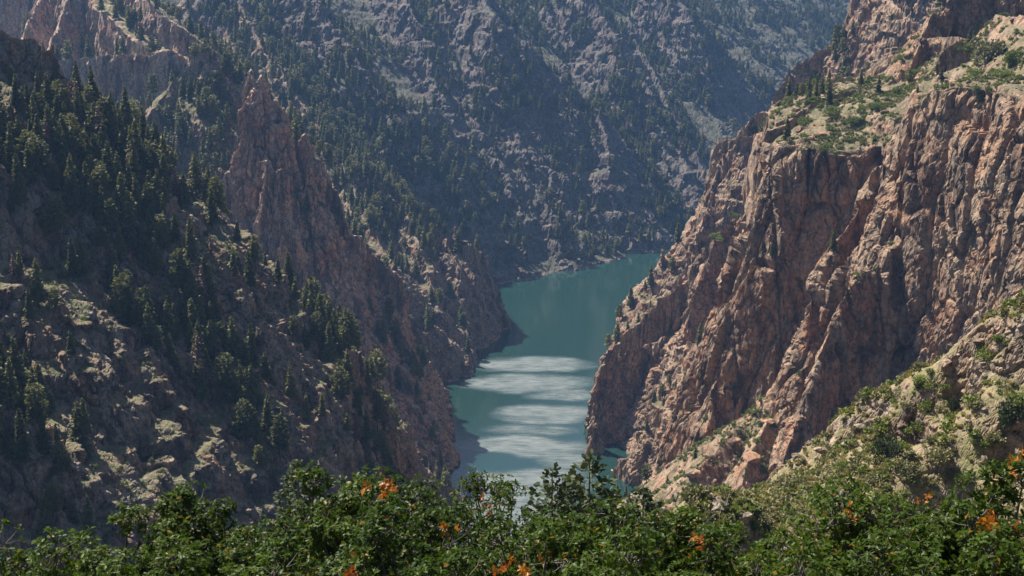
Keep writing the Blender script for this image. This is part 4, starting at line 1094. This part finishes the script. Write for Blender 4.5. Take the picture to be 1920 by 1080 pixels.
OAKS += [(45, 965, 17, 0.95, 'at the left edge'), (110, 1015, 15, 0.9, 'at the bottom left corner'), (530, 975, 17, 0.95, 'in the second row left of centre'), (395, 975, 18, 0.95, 'in the second row at the left'), (690, 960, 17, 0.9, 'in the second row under the orange tuft'),
         (1700, 975, 15, 0.95, 'in the second row at the right'), (1850, 945, 15, 0.9, 'in the second row near the right edge'), (1490, 1010, 15.5, 0.8, 'in the second row left of the right clump'), (20, 1055, 14, 0.85, 'lowest at the left edge'), (270, 950, 19, 1.0, 'between two others in the back row at the left'), (400, 918, 20.5, 1.0, 'at the far back left of centre'), (640, 872, 20.5, 0.9, 'high in the back row left of the tallest'), (860, 925, 17.5, 0.8, 'between the tallest oak and the water gap'),
         (1290, 965, 16, 0.75, 'between the middle clump and the hillside'), (1460, 960, 16.5, 0.8, 'in front of the dull olive bush'), (160, 1040, 14, 0.9, 'at the bottom near the left corner'), (1080, 975, 14.5, 0.85, 'below the dark conifers')]
oak_objs = []
ro = np.random.default_rng(3)
for i, (u, v, Y, s, lab) in enumerate(OAKS):
    top = P(u, v, Y)
    root = empty('oak_bush', (top[0], top[1], top[2] - 2.95 * s), float(ro.uniform(0, 6.28)), s, 'leafy green oak bush ' + lab, 'oak', 'oak bushes of the overlook')
    lv, br = OAKV[i % 7]
    fo = part('foliage', lv, root); part('branches', br, root)
    oak_objs.append((fo, u, v, Y, s))
fall = []
for i in range(3):
    r = np.random.default_rng(800 + i)
    tp = r.normal(0, 0.055, (5, 3)); fall.append(tri_mesh('autumn_tuft_%d' % i, *rosettes(r, tp, unit(r.normal(0, 1, (5, 3)) + np.array([0, -0.5, 0.6])), 6, 0.085), M_oak_fall))
bpy.context.view_layer.update()
for i, (u, v, sc) in enumerate([(716, 908, 1.3), (735, 920, 0.9), (798, 978, 1.1), (836, 986, 0.8), (905, 946, 0.9), (672, 1044, 0.9), (655, 1076, 1.0), (955, 1066, 1.0), (1026, 1050, 1.1), (1312, 1010, 0.9), (1526, 1036, 0.9), (1845, 982, 1.0), (1866, 970, 1.1), (1592, 957, 0.6), (985, 1070, 0.6), (1738, 930, 0.6), (1915, 862, 0.8)]):
    best = min(oak_objs, key=lambda o: abs(o[1] - u) / (o[4] / o[3] * 1000) + abs(o[2] + 70 - v) / 120.0)
    root = best[0]; Yc = best[3] - 0.95 * best[4]
    p = P(u, v, Yc)
    o = part('autumn_leaves', fall[i % 3], root)
    o.matrix_parent_inverse = root.matrix_world.inverted()
    o.location = p; o.scale = (sc, sc, sc); o.rotation_euler = (0, 0, i * 1.3)
    o['label'] = 'tuft of orange red autumn leaves'

# dark conifers just beyond the oaks
JUN = [conifer_meshes('overlook_conifer_%d' % i, 900 + i, 6, 1.5, 2600, 'juniper', M_juniper, 0.55) for i in range(3)]
for i, (u, v, Y, h, lab) in enumerate([(1106, 848, 40, 6.5, 'dark green conifer rising above the oaks in front of the water'), (1030, 882, 36, 5.0, 'small dark conifer with a thin leader left of the larger one'), (1068, 895, 37, 5.0, 'dark conifer half hidden between the two others'), (1212, 912, 40, 5.0, 'low dark conifer behind the oaks at the right shore'), (560, 868, 60, 6, 'dull green conifer top behind the oaks below the orange cliff')]):
    top = P(u, v, Y)
    root = empty('overlook_conifer', (top[0], top[1], top[2] - h), i * 1.7, h / 6.0, lab, 'tree', 'conifers just beyond the oaks')
    c, t = JUN[i % 3]; part('crown', c, root); part('trunk', t, root)

# ---------------------------------------------------------------- haze
def make_haze():
    import bmesh
    x0, x1, y0, y1, z0, z1 = -1900, 2300, -60, 3400, -420, 190
    me = bpy.data.meshes.new('haze')
    V = [(x0, y0, z0), (x1, y0, z0), (x1, y1, z0), (x0, y1, z0), (x0, y0, z1), (x1, y0, z1), (x1, y1, z1), (x0, y1, z1)]
    me.from_pydata(V, [], [(0, 3, 2, 1), (4, 5, 6, 7), (0, 1, 5, 4), (1, 2, 6, 5), (2, 3, 7, 6), (3, 0, 4, 7)])
    m = bpy.data.materials.new('haze_air'); m.use_nodes = True; nt = m.node_tree; nt.nodes.clear()
    out = nt.nodes.new('ShaderNodeOutputMaterial'); pv = nt.nodes.new('ShaderNodeVolumePrincipled')
    pv.inputs['Color'].default_value = (0.28, 0.53, 1.0, 1); pv.inputs['Density'].default_value = 0.000085; pv.inputs['Anisotropy'].default_value = 0.2
    nt.links.new(pv.outputs[0], out.inputs['Volume'])
    me.materials.append(m)
    ob = bpy.data.objects.new('haze', me); col.objects.link(ob); ob['kind'] = 'stuff'; ob['label'] = 'pale blue haze filling the canyon air'
make_haze()
